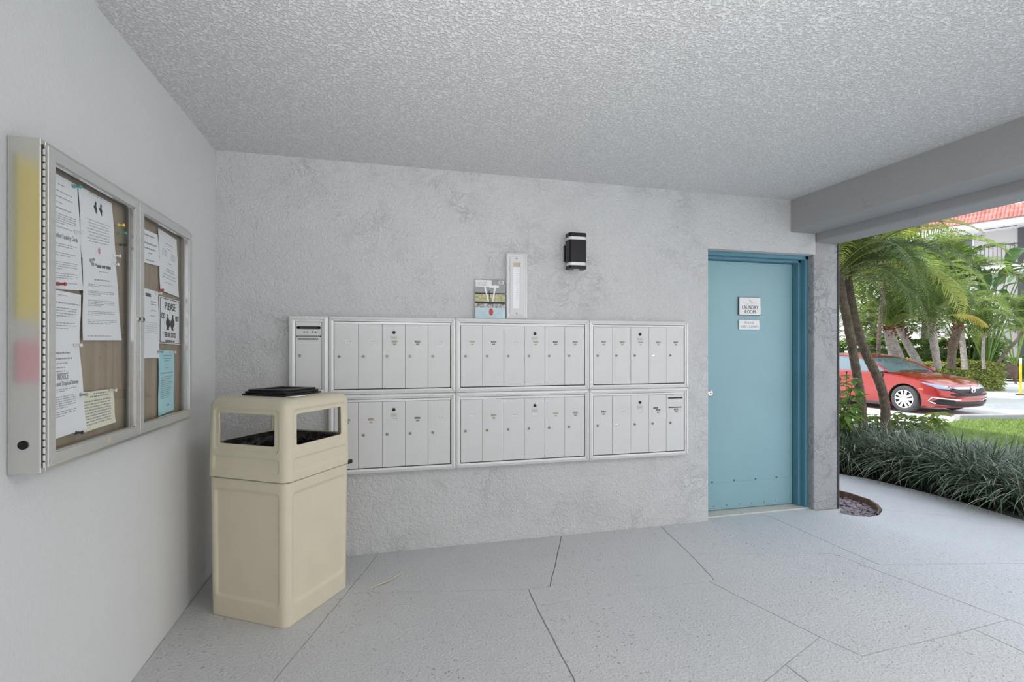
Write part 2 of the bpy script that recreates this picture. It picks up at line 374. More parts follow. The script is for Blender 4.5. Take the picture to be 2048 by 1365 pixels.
# ------------------------------------------------------------------ ground outside
soil = MB()
def back(px, py, d): b_ = onz(px, py, 0); r_ = ray(px, py); rd = Vector((r_.x, r_.y)).normalized(); return Vector((b_.x+rd.x*d*.75, b_.y+rd.y*d*.75+.19*d))
rear = [back(2300, 1150, 2.1), back(2048, 1042, 2.0), back(1950, 1012, 1.95), back(1850, 985, 1.9), back(1760, 963, 1.9), back(1676, 948, 2.4)]
bedp = [Vector((XC, edge[0].y))] + edge + [Vector((6.6, 1.2))] + rear + [Vector((XC, rear[-1].y))]
soil.prism([(p.x, p.y) for p in bedp], 'z', -.3, -.035)
struct(soil.build('planting_bed', M['mulch'])); 
struct(MB().box(XC-.02, 9.5, YB-2, 30, -.5, -.262).box(-40, 70, -40, 70, -.6, -.27).build('driveway', M['drive']))
lz = -.15
lawnp = [Vector(onz(*q, lz).xy) for q in [(1790, 868), (1922, 840), (2400, 838)]] + [p-Vector((.1, .25)) for p in rear[:4]]
lawn = struct(MB().prism([(p.x, p.y) for p in lawnp], 'z', -.3, lz).build('lawn', M['soil_grass']))
rnd = random.Random(5)
def inside(p, poly):
    c = False; j = len(poly)-1
    for i in range(len(poly)):
        a, b = poly[i], poly[j]
        if (a.y > p.y) != (b.y > p.y) and p.x < (b.x-a.x)*(p.y-a.y)/(b.y-a.y)+a.x: c = not c
        j = i
    return c
g = MB(); cnt = 0
xs = [p.x for p in lawnp]; ys = [p.y for p in lawnp]
while cnt < 14000:
    p = Vector((rnd.uniform(min(xs), min(max(xs), 15)), rnd.uniform(min(ys), max(ys))))
    if not inside(p, lawnp): continue
    cnt += 1; a = rnd.uniform(0, 2*PI); h = rnd.uniform(.03, .065); dx, dy = math.cos(a)*.007, math.sin(a)*.007; lx, ly = rnd.uniform(-.03, .03), rnd.uniform(-.03, .03)
    g.add([(p.x-dx, p.y-dy, lz), (p.x+dx, p.y+dy, lz), (p.x+lx, p.y+ly, lz+h)], [(0, 1, 2)])
tag(g.build('lawn_grass', M['lawn'], fix=False), 'short bright green lawn grass in the sun behind the strap-leaf bed', 'grass', kind='stuff')
c0 = onz(1920, 838, -.15); c1 = onz(2400, 834, -.15); dd = Vector((c1.x-c0.x, c1.y-c0.y)).normalized(); nn = Vector((-dd.y, dd.x))*.14
q = [(c0.x, c0.y), (c1.x, c1.y), (c1.x+nn.x, c1.y+nn.y), (c0.x+nn.x, c0.y+nn.y)]
struct(MB().prism(q, 'z', -.3, -.08).build('kerb', M['column'], bevel=.01))

# pebble pocket beside the pier
pp = [pb[i] for i in range(10)] + [Vector((XC, 4.2))]
pk = struct(MB().prism([(v.x, v.y) for v in [Vector((XC, D+.03))]+pb[:10]+[Vector((XC, pb[9].y))]], 'z', -.2, -.075).build('pebble_bed', M['mulch']))
rnd = random.Random(8); pe = MB(); n = 0; poly = [Vector((XC, D+.03))]+pb+[Vector((XC, pb[9].y))]
while n < 620:
    p = Vector((rnd.uniform(XC, 4.3), rnd.uniform(3.0, 4.3)))
    if not inside(p, poly): continue
    n += 1; pe.ball((p.x, p.y, -.068+rnd.uniform(0, .022)), rnd.uniform(.009, .021), rnd.uniform(.9, 1.5), 1, .6, 6, 4, rnd.uniform(0, 3), .15, rnd)
tag(pe.build('pebbles', M['pebble'], pk), kind='stuff')
et = MB(); path = [pb[9]+Vector((-.1, .02)), pb[9], pb[8], pb[7], pb[6], pb[5], pb[4]]
cen = sum(poly, Vector((0, 0)))/len(poly)
vs = []; fs = []
for i, p in enumerate(path):
    d = (cen-p).normalized()*.022
    for (o_, z) in ((.004, -.1), (.004, .004), (.022, .004), (.022, -.1)):
        e_ = p + (cen-p).normalized()*o_; vs.append((e_.x, e_.y, z))
for i in range(len(path)-1):
    for k in range(4): fs.append((i*4+k, i*4+(k+1) % 4, (i+1)*4+(k+1) % 4, (i+1)*4+k))
et.add(vs, fs); tag(et.build('garden_edging', M['edging']), 'weathered brown edging board curving round the pebble pocket by the pier', 'edging')

# ------------------------------------------------------------------ laundry room door
yf = D+.075; yd = yf+.10
fz = DZ; fw = .045
fr = MB().box(DX1-.03, DX1, yf, yd+.06, 0, fz).box(DX1-.055, DX1-.02, yf+.045, yd+.06, 0, fz-.02)
fr.box(DX0, DX0+.03, yf, yd+.06, 0, fz).box(DX0+.03, DX0+.045, yf+.045, yd+.06, 0, fz)
fr.box(DX0, DX1, yf, yd+.06, fz-.03, fz).box(DX0, DX1, yf+.045, yd+.06, fz-.05, fz-.02)
dtrim = struct(fr.build('trim_1', M['teal_frame'], bevel=.004))
door = struct(MB().box(DX0+.02, DX1-.058, yd+.004, yd+.045, .012, fz-.052).build('door_1', M['teal'], bevel=.003))
MB().box(DX0+.022, DX1-.062, yd+.001, yd+.004, .03, .225).build('kick_plate', M['teal'], door, bevel=.001)
rv = MB()
for k in range(7): rv.cyl((DX0+.06+k*.115, yd, .045), (DX0+.06+k*.115, yd+.003, .045), .005, 8)
for k in range(4): rv.cyl((DX0+.16+k*.2, yd-.001, .235+.004*(k % 2)), (DX0+.16+k*.2, yd+.004, .235), .006, 8)
rv.build('rivet', M['dark'], door)
kp = ony(1420, 787, yd-.04)
kn = MB().tube([(kp.x-.012, yd+.004, kp.z), (kp.x-.012, yd-.004, kp.z)], [.034, .03], 20).tube([(kp.x-.012, yd-.004, kp.z), (kp.x-.012, yd-.03, kp.z), (kp.x-.012, yd-.037, kp.z), (kp.x-.012, yd-.06, kp.z), (kp.x-.012, yd-.066, kp.z)], [.012, .012, .026, .027, .018], 20)
kn.build('knob', M['steel'], door, smooth=False)
MB().cyl((kp.x-.012, yd-.067, kp.z), (kp.x-.012, yd-.066, kp.z), .007, 12).build('keyhole', M['ink'], door)
e_ = ony(1521, 621, yd); tag(MB().box(e_.x-.006, e_.x+.006, yd, yd+.006, e_.z-.028, e_.z+.028).build('latch_plate', M['plate'], door), 'small brown plate beside the sign')
struct(MB().box(DX0, DX1, yf-.01, yd+.1, -.01, .008).build('threshold', M['plate'], bevel=.003))
def sign(px0, py0, px1, py1, thick, m, name, label, lines, dark=True):
    a = ony(px0, py0, yd); b = ony(px1, py1, yd); cx = (a.x+b.x)/2; cz = (a.z+b.z)/2; W = b.x-a.x; Hh = a.z-b.z
    t = thing(name, label, 'sign', (cx, yd, cz-Hh/2))
    MB().box(-W/2, W/2, -thick, 0, 0, Hh).build('plate', m, t, bevel=.003)
    if dark: tag(MB().box(-W/2-.004, W/2-.002, -thick*.5, .001, -.003, Hh+.003).build('backing', M['dark'], t), 'dark backing plate')
    for (s, size, zz, wd, mm) in lines: text('lettering', s, size, mm, t, (0, -thick-.0006, Hh*zz), width=W*wd)
    return t, W, Hh, thick
st, W, Hh, th = sign(1477, 595, 1519, 631, .012, M['white'], 'room_sign', 'white square sign reading LAUNDRY ROOM on the teal door', [('LAUNDRY', .042, .42, .76, M['ink']), ('ROOM', .042, .17, .5, M['ink']), ('I....... H.....', .014, .70, .6, M['ink_grey']), ('C........', .014, .60, .3, M['ink_grey'])])
MB().prism([(-.012, Hh*.93), (-.004, Hh*.86), (.012, Hh*.80), (.002, Hh*.79), (-.008, Hh*.84)], 'y', -th-.001, -th).build('bird_emblem', M['ink_grey'], st)
sign(1477, 640, 1518, 660, .006, M['white'], 'door_notice', 'small white plate reading PLEASE KEEP CLOSED under the laundry sign', [('PLEASE', .026, .70, .45, M['ink_grey']), ('KEEP CLOSED', .026, .30, .84, M['ink_grey'])], dark=False)

# ------------------------------------------------------------------ mailbox banks on the back wall
YM = D-.052
def wx(px, py=700): return ony(px, py, YM).x
bx = [wx(577), wx(657), wx(912), wx(1179), wx(1377.5)]
zt = 1.478; zm = ony(1150, 780.5, YM).z; zb = .513
def frame_mb(W, Hh, fwid, ft=0.052, inner=.010):
    # mitred frame: outer lip and an inner step, seen from the front (toward -y)
    mb = MB()
    def ring(o0, y0, o1, y1):
        a = [(o0, o0), (W-o0, o0), (W-o0, Hh-o0), (o0, Hh-o0)]; b = [(o1, o1), (W-o1, o1), (W-o1, Hh-o1), (o1, Hh-o1)]
        mb.add([(p[0], y0, p[1]) for p in a] + [(p[0], y1, p[1]) for p in b], [(i, (i+1) % 4, 4+(i+1) % 4, 4+i) for i in range(4)])
    ring(0, ft, 0, .006); ring(0, .006, .004, 0); ring(.004, 0, fwid*.55, -.003); ring(fwid*.55, -.003, fwid*.6, .001); ring(fwid*.6, .001, fwid, .004); ring(fwid, .004, fwid, .024)
    return mb
TAGM = {'w': 'white', 'k': 'ink', 'b': 'brown_tag', 't': 'tan_tag'}
def bank(x0, x1, z0, z1, tags, label, lefthalf=None):
    W = x1-x0-.001; Hh = z1-z0-.001; fwid = .029
    t = thing('mailbox_bank', label, 'mailboxes', (x0, YM, z0), 0, 'mailbox banks on the stucco wall')
    MB().box(.002, W-.002, .026, .052, .002, Hh-.002).build('back_box', M['alu_dark'], t)
    frame_mb(W, Hh, fwid).build('frame', M['mail_frame'], t, fix=False)
    for (xa, za, sx, sz) in ((0, 0, 1, 1), (W, 0, -1, 1), (0, Hh, 1, -1), (W, Hh, -1, -1)): MB().tube([(xa+sx*.003, -.0012, za+sz*.003), (xa+sx*(fwid*.55), -.0034, za+sz*(fwid*.55)), (xa+sx*(fwid-.001), .0020, za+sz*(fwid-.001))], .0007, 4).build('mitre_joint', M['ink_grey'], t)
    MB().box(fwid+.002, W-fwid-.003, .008, .03, Hh-fwid-.016, Hh-fwid-.003).build('top_rail', M['mail_frame'], t)
    n = len(tags); ix0 = fwid+.0035; ix1 = W-fwid-.0055; dw = (ix1-ix0)/n; dh = Hh-2*fwid-.0235; dz = fwid+.006
    rr = random.Random(int(x0*1000+z0*77))
    for i, tg in enumerate(tags):
        xx = ix0+i*dw; g = .0016
        d = MB().box(0, dw-g, 0, .02, 0, dh).build('door', M['mail'], t, bevel=.0012, seg=1); d.location = (xx, .004+rr.uniform(-.0008, .0008), dz)
        lx = dw*.21; lz = dh*.50
        MB().tube([(lx, 0, lz), (lx, -.003, lz), (lx, -.0036, lz)], [.0092, .0088, .006], 16).tube([(lx, -.003, lz), (lx, -.0065, lz)], [.0055, .005], 12).build('lock', M['lock' if tg[0] != 'c' else 'chrome'], d)
        MB().box(lx-.001, lx+.001, -.0072, -.0062, lz-.0035, lz+.0035).build('keyhole', M['ink'], d)
        k = tg[-1] if tg[-1] in TAGM else 'w'
        cx = dw*.53+rr.uniform(-.002, .002); tz = dh*.735
        if 'd' in tg: tz -= .0
        MB().box(cx-.018, cx+.018, -.0011, 0, tz-.0055, tz+.0055).build('name_tag', M[TAGM[k]], d)
        ms = MB(); x = cx-.014
        while x < cx+.012:
            l = rr.uniform(.002, .005); ms.box(x, x+l, -.0016, -.001, tz-.0022, tz+.0022); x += l+.0014
        ms.box(cx+.014, cx+.017, -.0016, -.001, tz-.005, tz+.005)
        ms.build('tag_print', M['ink_grey' if k in 'wt' else 'plate'], d)
        MB().box(cx-.009, cx+.009, -.0011, 0, tz-.0215, tz-.013).build('number_tag', M[TAGM[k]], d)
        m2 = MB(); [m2.box(cx-.006+j*.0045, cx-.003+j*.0045, -.0016, -.001, tz-.0195, tz-.0150) for j in range(3)]; m2.build('number_print', M['ink_grey' if k in 'wt' else 'plate'], d)
        if 'p' in tg:
            MB().tube([(dw*.5, 0, dh*.875), (dw*.5, -.004, dh*.875), (dw*.5, -.0045, dh*.875)], [.0105, .010, .006], 18).build('master_lock', M['black'], d)
            MB().box(dw*.5-.020, dw*.5+.020, -.0025, 0, tz+.014, tz+.033).build('maker_plate', M['plate'], d, bevel=.001, seg=1)
            m3 = MB(); [m3.box(dw*.5-.012+.0, dw*.5+.012, -.003, -.0024, tz+.019+j*.005, tz+.0205+j*.005) for j in range(2)]; m3.build('plate_print', M['ink_grey'], d)
        if 's' in tg:
            MB().box(cx-.016, cx+.018, -.0013, 0, tz-.034, tz-.022).build('sticker', M['paper'], d); text('sticker_print', '////', .013, M['ink_grey'], d, (cx, -.0018, tz-.028), width=.028)
        if 'o' in tg:
            MB().box(dw*.08, dw*.9, -.0012, .001, dh-.030, dh-.020).build('mail_slot', M['ink'], d)
            MB().box(dw*.10, dw*.86, -.0012, 0, tz+.012, tz+.019).build('strip_tag', M['ink'], d)
        if 'x' in tg: MB().box(cx-.040, cx-.004, -.0012, 0, tz+.011, tz+.018).build('strip_tag', M['ink'], d)
    return t
bank(bx[1], bx[2], zm, zt, ['w', 'w', 'pb', 'k', 'sw'], 'white mailbox bank of five doors in the upper row beside the outgoing mail slot')
bank(bx[2], bx[3], zm, zt, ['t', 'k', 'w', 'pt', 'k', 'b'], 'white mailbox bank of six doors in the upper row, middle of the three')
bank(bx[3], bx[4], zm, zt, ['b', 'b', 'pt', 'cb', 'k'], 'white mailbox bank of five doors in the upper row, nearest the teal door')
bank(bx[1], bx[2], zb, zm, ['k', 'b', 'pw', 'k', 'w'], 'white mailbox bank in the lower row, partly hidden behind the cream trash bin')
bank(bx[2], bx[3], zb, zm, ['w', 'b', 'w', 'pw', 't', 'b'], 'white mailbox bank of six doors in the lower row, middle of the three')
bank(bx[3], bx[4], zb, zm, ['k', 'cw', 'pw', 'xk', 'ok'], 'white mailbox bank in the lower row with a black slot in its last door')
# outgoing slot unit
t = thing('outgoing_mail_unit', 'narrow white mail drop unit with a black slot at the end of the upper row', 'mailbox', (bx[0], YM, zm))
W = bx[1]-bx[0]-.001; Hh = zt-zm-.001
MB().box(.002, W-.002, .026, .052, .002, Hh-.002).build('back_box', M['alu_dark'], t)
frame_mb(W, Hh, .036).build('frame', M['mail_frame'], t, fix=False)
dw = W-.076; dh = Hh-.076
d = MB().box(0, dw, 0, .02, 0, dh).build('door', M['mail'], t, bevel=.0012, seg=1); d.location = (.038, .006, .038)
sl = MB(); zz = dh-.033; sl.box(.012, dw-.012, -.001, .004, zz-.0085, zz+.0085).cyl((.013, -.001, zz), (.013, .004, zz), .0085, 14).cyl((dw-.013, -.001, zz), (dw-.013, .004, zz), .0085, 14)
sl.build('mail_slot', M['ink'], d)
ls = MB()
for (a, b_) in ((.040, .045), (.055, .058), (.080, .086), (.094, .102), (.106, .108)): ls.box(a*dw/.13, b_*dw/.13, -.001, 0, zz-.030, zz-.022)
ls.build('slot_lettering', M['ink'], d)
for j, (a, b_) in enumerate(((.004, .128), (.010, .112))):
    s_ = MB().box(a*dw/.13, b_*dw/.13, -.0012, 0, zz-.056-j*.016, zz-.048-j*.016).build('strip_tag', M['ink'], d)
    ms = MB(); rr = random.Random(j); x = a+.004
    while x < b_-.008:
        l = rr.uniform(.002, .006); ms.box(x*dw/.13, (x+l)*dw/.13, -.0017, -.0011, zz-.0535-j*.016, zz-.0505-j*.016); x += l+.002
    ms.build('strip_print', M['plate'], s_)
MB().tube([(.022, 0, dh*.50), (.022, -.004, dh*.50)], [.0095, .009], 16).build('lock', M['lock'], d)
st_ = MB().box(W*.42, W*.62, -.0045, -.0033, Hh-.017, Hh-.004).build('frame_sticker', M['paper'], t); text('sticker_print', '/////', .010, M['ink_grey'], t, (W*.52, -.005, Hh-.0105), width=.03)

# narrow directory holder and magazine standing on the mailboxes
yh = D-.03
a = ony(1013, 505, yh); b = ony(1055, 636, yh)
t = thing('directory_holder', 'tall narrow metal directory frame with a white name list above the mailboxes', 'frame', (a.x, yh, zt))
W = b.x-a.x; Hh = a.z-zt
MB().box(.003, W-.003, .01, .03, .003, Hh-.003).build('back_plate', M['mail_frame'], t)
frame_mb(W, Hh, .024, .03).build('frame', M['mail_frame'], t, fix=False)
ip = MB(); f_ = .025; ax0, ax1, az0, az1 = W/2-.026, W/2+.022, .07, Hh-.065
ip.box(f_, W-f_, .002, .008, f_, az0).box(f_, W-f_, .002, .008, az1, Hh-f_).box(f_, ax0, .002, .008, az0, az1).box(ax1, W-f_, .002, .008, az0, az1)
ip.build('cover_plate', M['mail'], t)
MB().box(ax0, ax1, .006, .010, az0, az1).build('name_list', M['paper'], t)
MB().box(ax0, ax1, .0058, .0064, az1-.028, az1).build('header_strip', M['tan_tag'], t)
ms = MB(); [ms.box(ax0+.022, ax0+.022+random.Random(k).uniform(.008, .018), .0055, .0060, az1-.045-k*.014, az1-.0435-k*.014) for k in range(15)]
ms.build('list_print', M['ink_grey'], t)
for zz in (f_+.012, Hh-f_-.012): MB().cyl((W/2-.002, -.001, zz), (W/2-.002, .003, zz), .004, 10).build('screw', M['ink'], t)
ym = D-.02
a = ony(950, 557, ym); b = ony(1010, 636, ym); W = b.x-a.x; Hh = a.z-zt
t = thing('magazine', 'glossy magazine with a red figure on its cover standing on the mailboxes', 'magazine', ((a.x+b.x)/2, D-.035, zt+.001)); t.rotation_euler = (-.10, 0, 0)
MB().box(-W/2, W/2, 0, .007, 0, Hh).build('pages', M['paper'], t)
def patch(name, m, pts, y=-.0006):
    return MB().prism([((u-.5)*W, v*Hh) for u, v in pts], 'y', y, y+.0006).build(name, m, t)
R_ = lambda u0, v0, u1, v1: [(u0, v0), (u1, v0), (u1, v1), (u0, v1)]
mg = mat('cover_grey', (.33, .33, .34), .3); ms_ = mat('cover_sand', (.62, .52, .33), .3, col2=(.25, .30, .12), vscale=60); mw = mat('cover_pale_blue', (.52, .66, .72), .25, var=.15, vscale=20)
patch('cover_top', mg, R_(0, .62, 1, 1)); patch('cover_crowd', ms_, R_(0, .40, 1, .62)); patch('cover_band', M['ink'], R_(0, .615, 1, .645), -.001); patch('cover_band', M['ink'], R_(0, .37, 1, .42), -.001)
patch('cover_stand', mat('cover_truss', (.6, .58, .55), .4, col2=(.04, .03, .03), vscale=45), R_(0, .27, 1, .37)); patch('cover_floor', mw, R_(0, 0, 1, .27))
patch('light_beam', M['white'], [(.28, .86), (.34, .86), (.46, .42), (.42, .42)], -.0012); patch('light_beam', M['white'], [(.66, .86), (.72, .84), (.60, .42), (.56, .42)], -.0012)
patch('mast', M['ink'], [(.455, .70), (.48, .70), (.52, .35), (.49, .35)], -.0014)
MB().add([((.52-.5)*W+.07*W*math.cos(k*PI/8), -.0016, .16*Hh+.09*Hh*math.sin(k*PI/8)) for k in range(16)], [tuple(range(16))]).build('red_figure', M['red'], t)
ad = patch('address_label', M['white'], R_(.03, .80, .56, .97), -.0016); mp_ = MB(); [mp_.box((.08-.5)*W, (.4-.5)*W, -.0022, -.0016, (.83+k*.035)*Hh, (.838+k*.035)*Hh) for k in range(4)]; mp_.build('label_print', M['ink_grey'], ad)
patch('title_block', M['white'], R_(.48, .78, .80, .84), -.0018)
bc = patch('barcode', M['white'], R_(.80, .88, .96, .96), -.0016); mb_ = MB(); [mb_.box((.82+k*.02-.5)*W, (.829+k*.02-.5)*W, -.0022, -.0016, .89*Hh, .95*Hh) for k in range(6)]; mb_.build('barcode_bars', M['ink'], bc)

# black up-and-down wall lamp
yl = D-.10
a = ony(1138, 465, yl); b = ony(1173, 539, yl); W = b.x-a.x; Hh = a.z-b.z; cx = (a.x+b.x)/2
t = thing('wall_lamp', 'black rectangular wall lamp with clear bands near both ends above the mailboxes', 'lamp', (cx, D, b.z))
bk = MB().box(-W*.52, W*.36, -.022, .002, Hh*.25, Hh*.70).box(-W*.3, W*.2, -.06, -.02, Hh*.3, Hh*.65); bk.build('bracket', M['black'], t, bevel=.002)
def octo(w, d): c = .012; return [(-w, -d+c), (-w+c, -d), (w-c, -d), (w, -d+c), (w, 0), (-w, 0)]
def blk(name, m, z0, z1, s=1.0): o = MB().prism([(x*s, y*s-.035) for x, y in octo(W/2, .075)], 'z', z0, z1).build(name, m, t, bevel=.0015, seg=1); return o
blk('housing', M['black'], Hh*.19, Hh*.81); blk('end_cap', M['black'], Hh*.90, Hh); blk('end_cap', M['black'], 0, Hh*.095)
blk('clear_ring', M['clearp'], Hh*.81, Hh*.90, .93); blk('clear_ring', M['clearp'], Hh*.095, Hh*.19, .93)
tag(MB().cyl((0, -.072, -.003), (0, -.072, .002), .022, 16).build('lens', M['white'], t), 'white lens in the lower end')

# ------------------------------------------------------------------ trash bin
BO = onz(570, 1258, 0); BO.z = 0; BO.x += .004
ang = math.radians(57); SB = .452
bc_ = Vector((BO.x, BO.y)) + (Vector((math.cos(ang), math.sin(ang))) + Vector((-math.sin(ang), math.cos(ang))))*(SB/2-.008)
t = thing('trash_bin', 'cream plastic litter bin with open hood and ashtray top in the corner', 'trash bin', (bc_.x, bc_.y, 0), ang)
ZS = .668; ZH = 1.052
def rrect(u, v, hw, hh, r):
    dx = abs(u)-(hw-r); dy = abs(v)-(hh-r)
    return math.hypot(max(dx, 0), max(dy, 0)) + min(max(dx, dy), 0) - r
def shell(name, z0, z1, half, panels, holes, rc, nz, nc, dome=0, thick=.006, inset_bot=0):
    mb = MB(); rows = []
    for j in range(nz+1): rows.append((z0+(z1-z0)*j/nz, 0, 0))
    zs = list(rows)
    if dome:
        for k in range(1, 9):
            t_ = k/8*PI/2; zs.append((z1+dome*math.sin(t_), dome*(1-math.cos(t_)), 1))
        for k in range(1, 5): zs.append((z1+dome+.004*k/4, dome+(half(z1)-dome-.001)*k/4, 1))
    cols = []
    na = 6
    for s_ in range(4):
        for i in range(nc): cols.append((s_, -1+2*(i+.0)/nc, None))
        for i in range(na): cols.append((s_, None, i/na))
    nC = len(cols)
    for (z, ins, cap) in zs:
        hf = half(z)-ins; r = max(min(rc, hf*.9), .0005) if hf > rc else max(hf*.9, .0003)
        for (s_, u, arc) in cols:
            if u is not None:
                x = u*(hf-r); y = -hf
                off = 0
                if not cap:
                    for (zc, hh, hwf, rr_, dep) in panels:
                        dd_ = rrect(x, z-zc, hf*hwf, hh, rr_)
                        off += dep*min(max((.004-dd_)/.008, 0), 1)
                y += off
            else:
                a_ = -PI/2+arc*PI/2; x = (hf-r)+r*math.cos(a_); y = -(hf-r)+r*math.sin(a_)
            c_, sn = [(1, 0), (0, 1), (-1, 0), (0, -1)][s_]
            mb.v.append((x*c_-y*sn, x*sn+y*c_, z))
    for j in range(len(zs)-1):
        for i in range(nC):
            s_, u, arc = cols[i]
            if u is not None and j < nz and holes:
                z = (zs[j][0]+zs[j+1][0])/2; hf = half(z); xx = (u+1.0/nc)*(hf-rc)
                if any(rrect((u+1.0/nc)*.2, z-zc, .238*hwf, hh, rr_) < 0 for (zc, hh, hwf, rr_) in holes): continue
            mb.f.append((j*nC+i, j*nC+(i+1) % nC, (j+1)*nC+(i+1) % nC, (j+1)*nC+i))
    o = mb.build(name, M['cream'], t, smooth=True, fix=False)
    md = o.modifiers.new('thickness', 'SOLIDIFY'); md.thickness = thick; md.offset = -1
    return o
hb = lambda z: .2290 + .005*z/ZS
hh_ = lambda z: .236 + .004*(1-(z-ZS)/.35)
shell('body', 0.0, ZS-.004, hb, [(.355, .255, .80, .02, .009)], None, .035, 90, 70)
MB().prism([(x, y) for x, y in [(-.20, -.20), (.20, -.20), (.20, .20), (-.20, .20)]], 'z', .0, .01).build('bottom', M['cream'], t)
zo = .902; ho = .076
shell('hood', ZS, ZH-.045, hh_, [(.738, .032, .80, .012, .006), (zo-.004, ho+.022, .80, .02, .006)], [(zo, ho-.002, .70, .014)], .038, 84, 90, dome=.04)
sk = MB(); pts = []
for k in range(4):
    a_ = PI/2*k
    for i in range(7): b_ = a_-PI/2+i*PI/12; pts.append(((.197)*math.copysign(1, math.cos(a_+PI/4-PI/2))+.035*math.cos(b_), .197*math.copysign(1, math.sin(a_+PI/4-PI/2))+.035*math.sin(b_)))
# liner: hangs over the body rim and drops inside
lm = MB(); ring = []
zl = [(.70, .224), (.822, .224), (.826, .214), (.78, .198), (.6, .19), (.3, .185), (.12, .17)]
nR = 64; rr = random.Random(2)
for j, (z, hf) in enumerate(zl):
    for k in range(nR):
        a_ = 2*PI*k/nR; c_, s2 = math.cos(a_), math.sin(a_); q_ = 1/max(abs(c_), abs(s2)); q_ = min(q_, 1.25)
        wob = noise.noise(Vector((c_*4, s2*4, j*1.3)))
        lm.v.append((c_*hf*q_*(1+.02*wob), s2*hf*q_*(1+.02*wob), z+(.028*wob if 2 < j < 4 else 0)))
for j in range(len(zl)-1):
    for k in range(nR): lm.f.append((j*nR+k, j*nR+(k+1) % nR, (j+1)*nR+(k+1) % nR, (j+1)*nR+k))
lm.f.append(tuple((len(zl)-1)*nR+k for k in range(nR)))
lo = lm.build('liner', M['bag'], t, smooth=True, fix=False)
lk = MB().box(.212, .244, -.246, -.226, ZS-.006, ZS+.014).build('latch', M['black'], t, bevel=.004)
ak = MB(); s_ = .132; z0 = ZH-.002
ak.box(-s_, s_, -s_, s_, z0, z0+.010)
ash = thing('ashtray', 'square black ashtray lying on top of the cream bin', 'ashtray', (bc_.x, bc_.y, z0), ang)
at_ = MB().box(-s_, s_, -s_, s_, 0, .008).box(-s_+.01, s_-.01, -s_+.01, s_-.01, .008, .020)
at_.build('tray', M['black'], ash, bevel=.003)
fr_ = MB(); w_ = s_-.02
for (a_, b_, c_, d_) in ((-w_, w_, -w_, -w_+.035), (-w_, w_, w_-.035, w_), (-w_, -w_+.035, -w_+.035, w_-.035), (w_-.035, w_, -w_+.035, w_-.035)): fr_.box(a_, b_, c_, d_, .020, .029)
fr_.build('rim', M['black'], ash, bevel=.003)
MB().box(-w_+.035, w_-.035, -w_+.035, w_-.035, .020, .022).build('grille', M['alu_dark'], ash)
s1 = MB().box(.02, .12, -.2335, -.232, .0, .02)
ls_ = MB().box(-.15, -.06, -.190, -.160, ZH-.002, ZH+.0008).build('label_sticker', M['white'], t); text('sticker_print', 'IIII III', .012, M['ink_grey'], t, (-.105, -.175, ZH+.0013)).rotation_euler = (-PI/2, 0, 0)

# ------------------------------------------------------------------ notice case on the left wall (local x runs along the wall, local -y into the room)
CDp = .072
ya = onx(12, 600, XL).y; yb_ = onx(379, 600, XL+CDp).y; CZ1 = 1.826; CZ0 = .948
zt_ = onx(75, 272, XL+CDp).z; zb2 = onx(75, 960, XL+CDp).z; CZ1 = (zt_+onx(379, 463, XL+CDp).z)/2; CZ0 = (zb2*.4+onx(379, 834, XL+CDp).z*.6)
case = thing('notice_case', 'wall-mounted aluminium notice case with two glazed doors on the side wall', 'notice board', (XL+.0015, ya, CZ0), PI/2)
CW = yb_-ya; CH = CZ1-CZ0
bd = MB(); tt = .02
bd.box(0, tt, -CDp, 0, 0, CH).box(CW-tt, CW, -CDp, 0, 0, CH).box(tt, CW-tt, -CDp, 0, 0, tt).box(tt, CW-tt, -CDp, 0, CH-tt, CH)
bd.build('casing', M['alu_case'], case, bevel=.0015, seg=1)
MB().box(tt, CW-tt, -.040, -.002, tt, CH-tt).build('cork_panel', M['cork'], case)
pl = onx(38, 893, XL+.035)
MB().cyl((-.003, -.035, pl.z-CZ0), (.001, -.035, pl.z-CZ0), .0115, 18).build('plug', M['black'], case)
ymid = onx(273.5, 600, XL+CDp).y-ya
dfw = .032
dw1 = onx(272, 600, XL+CDp).y-ya
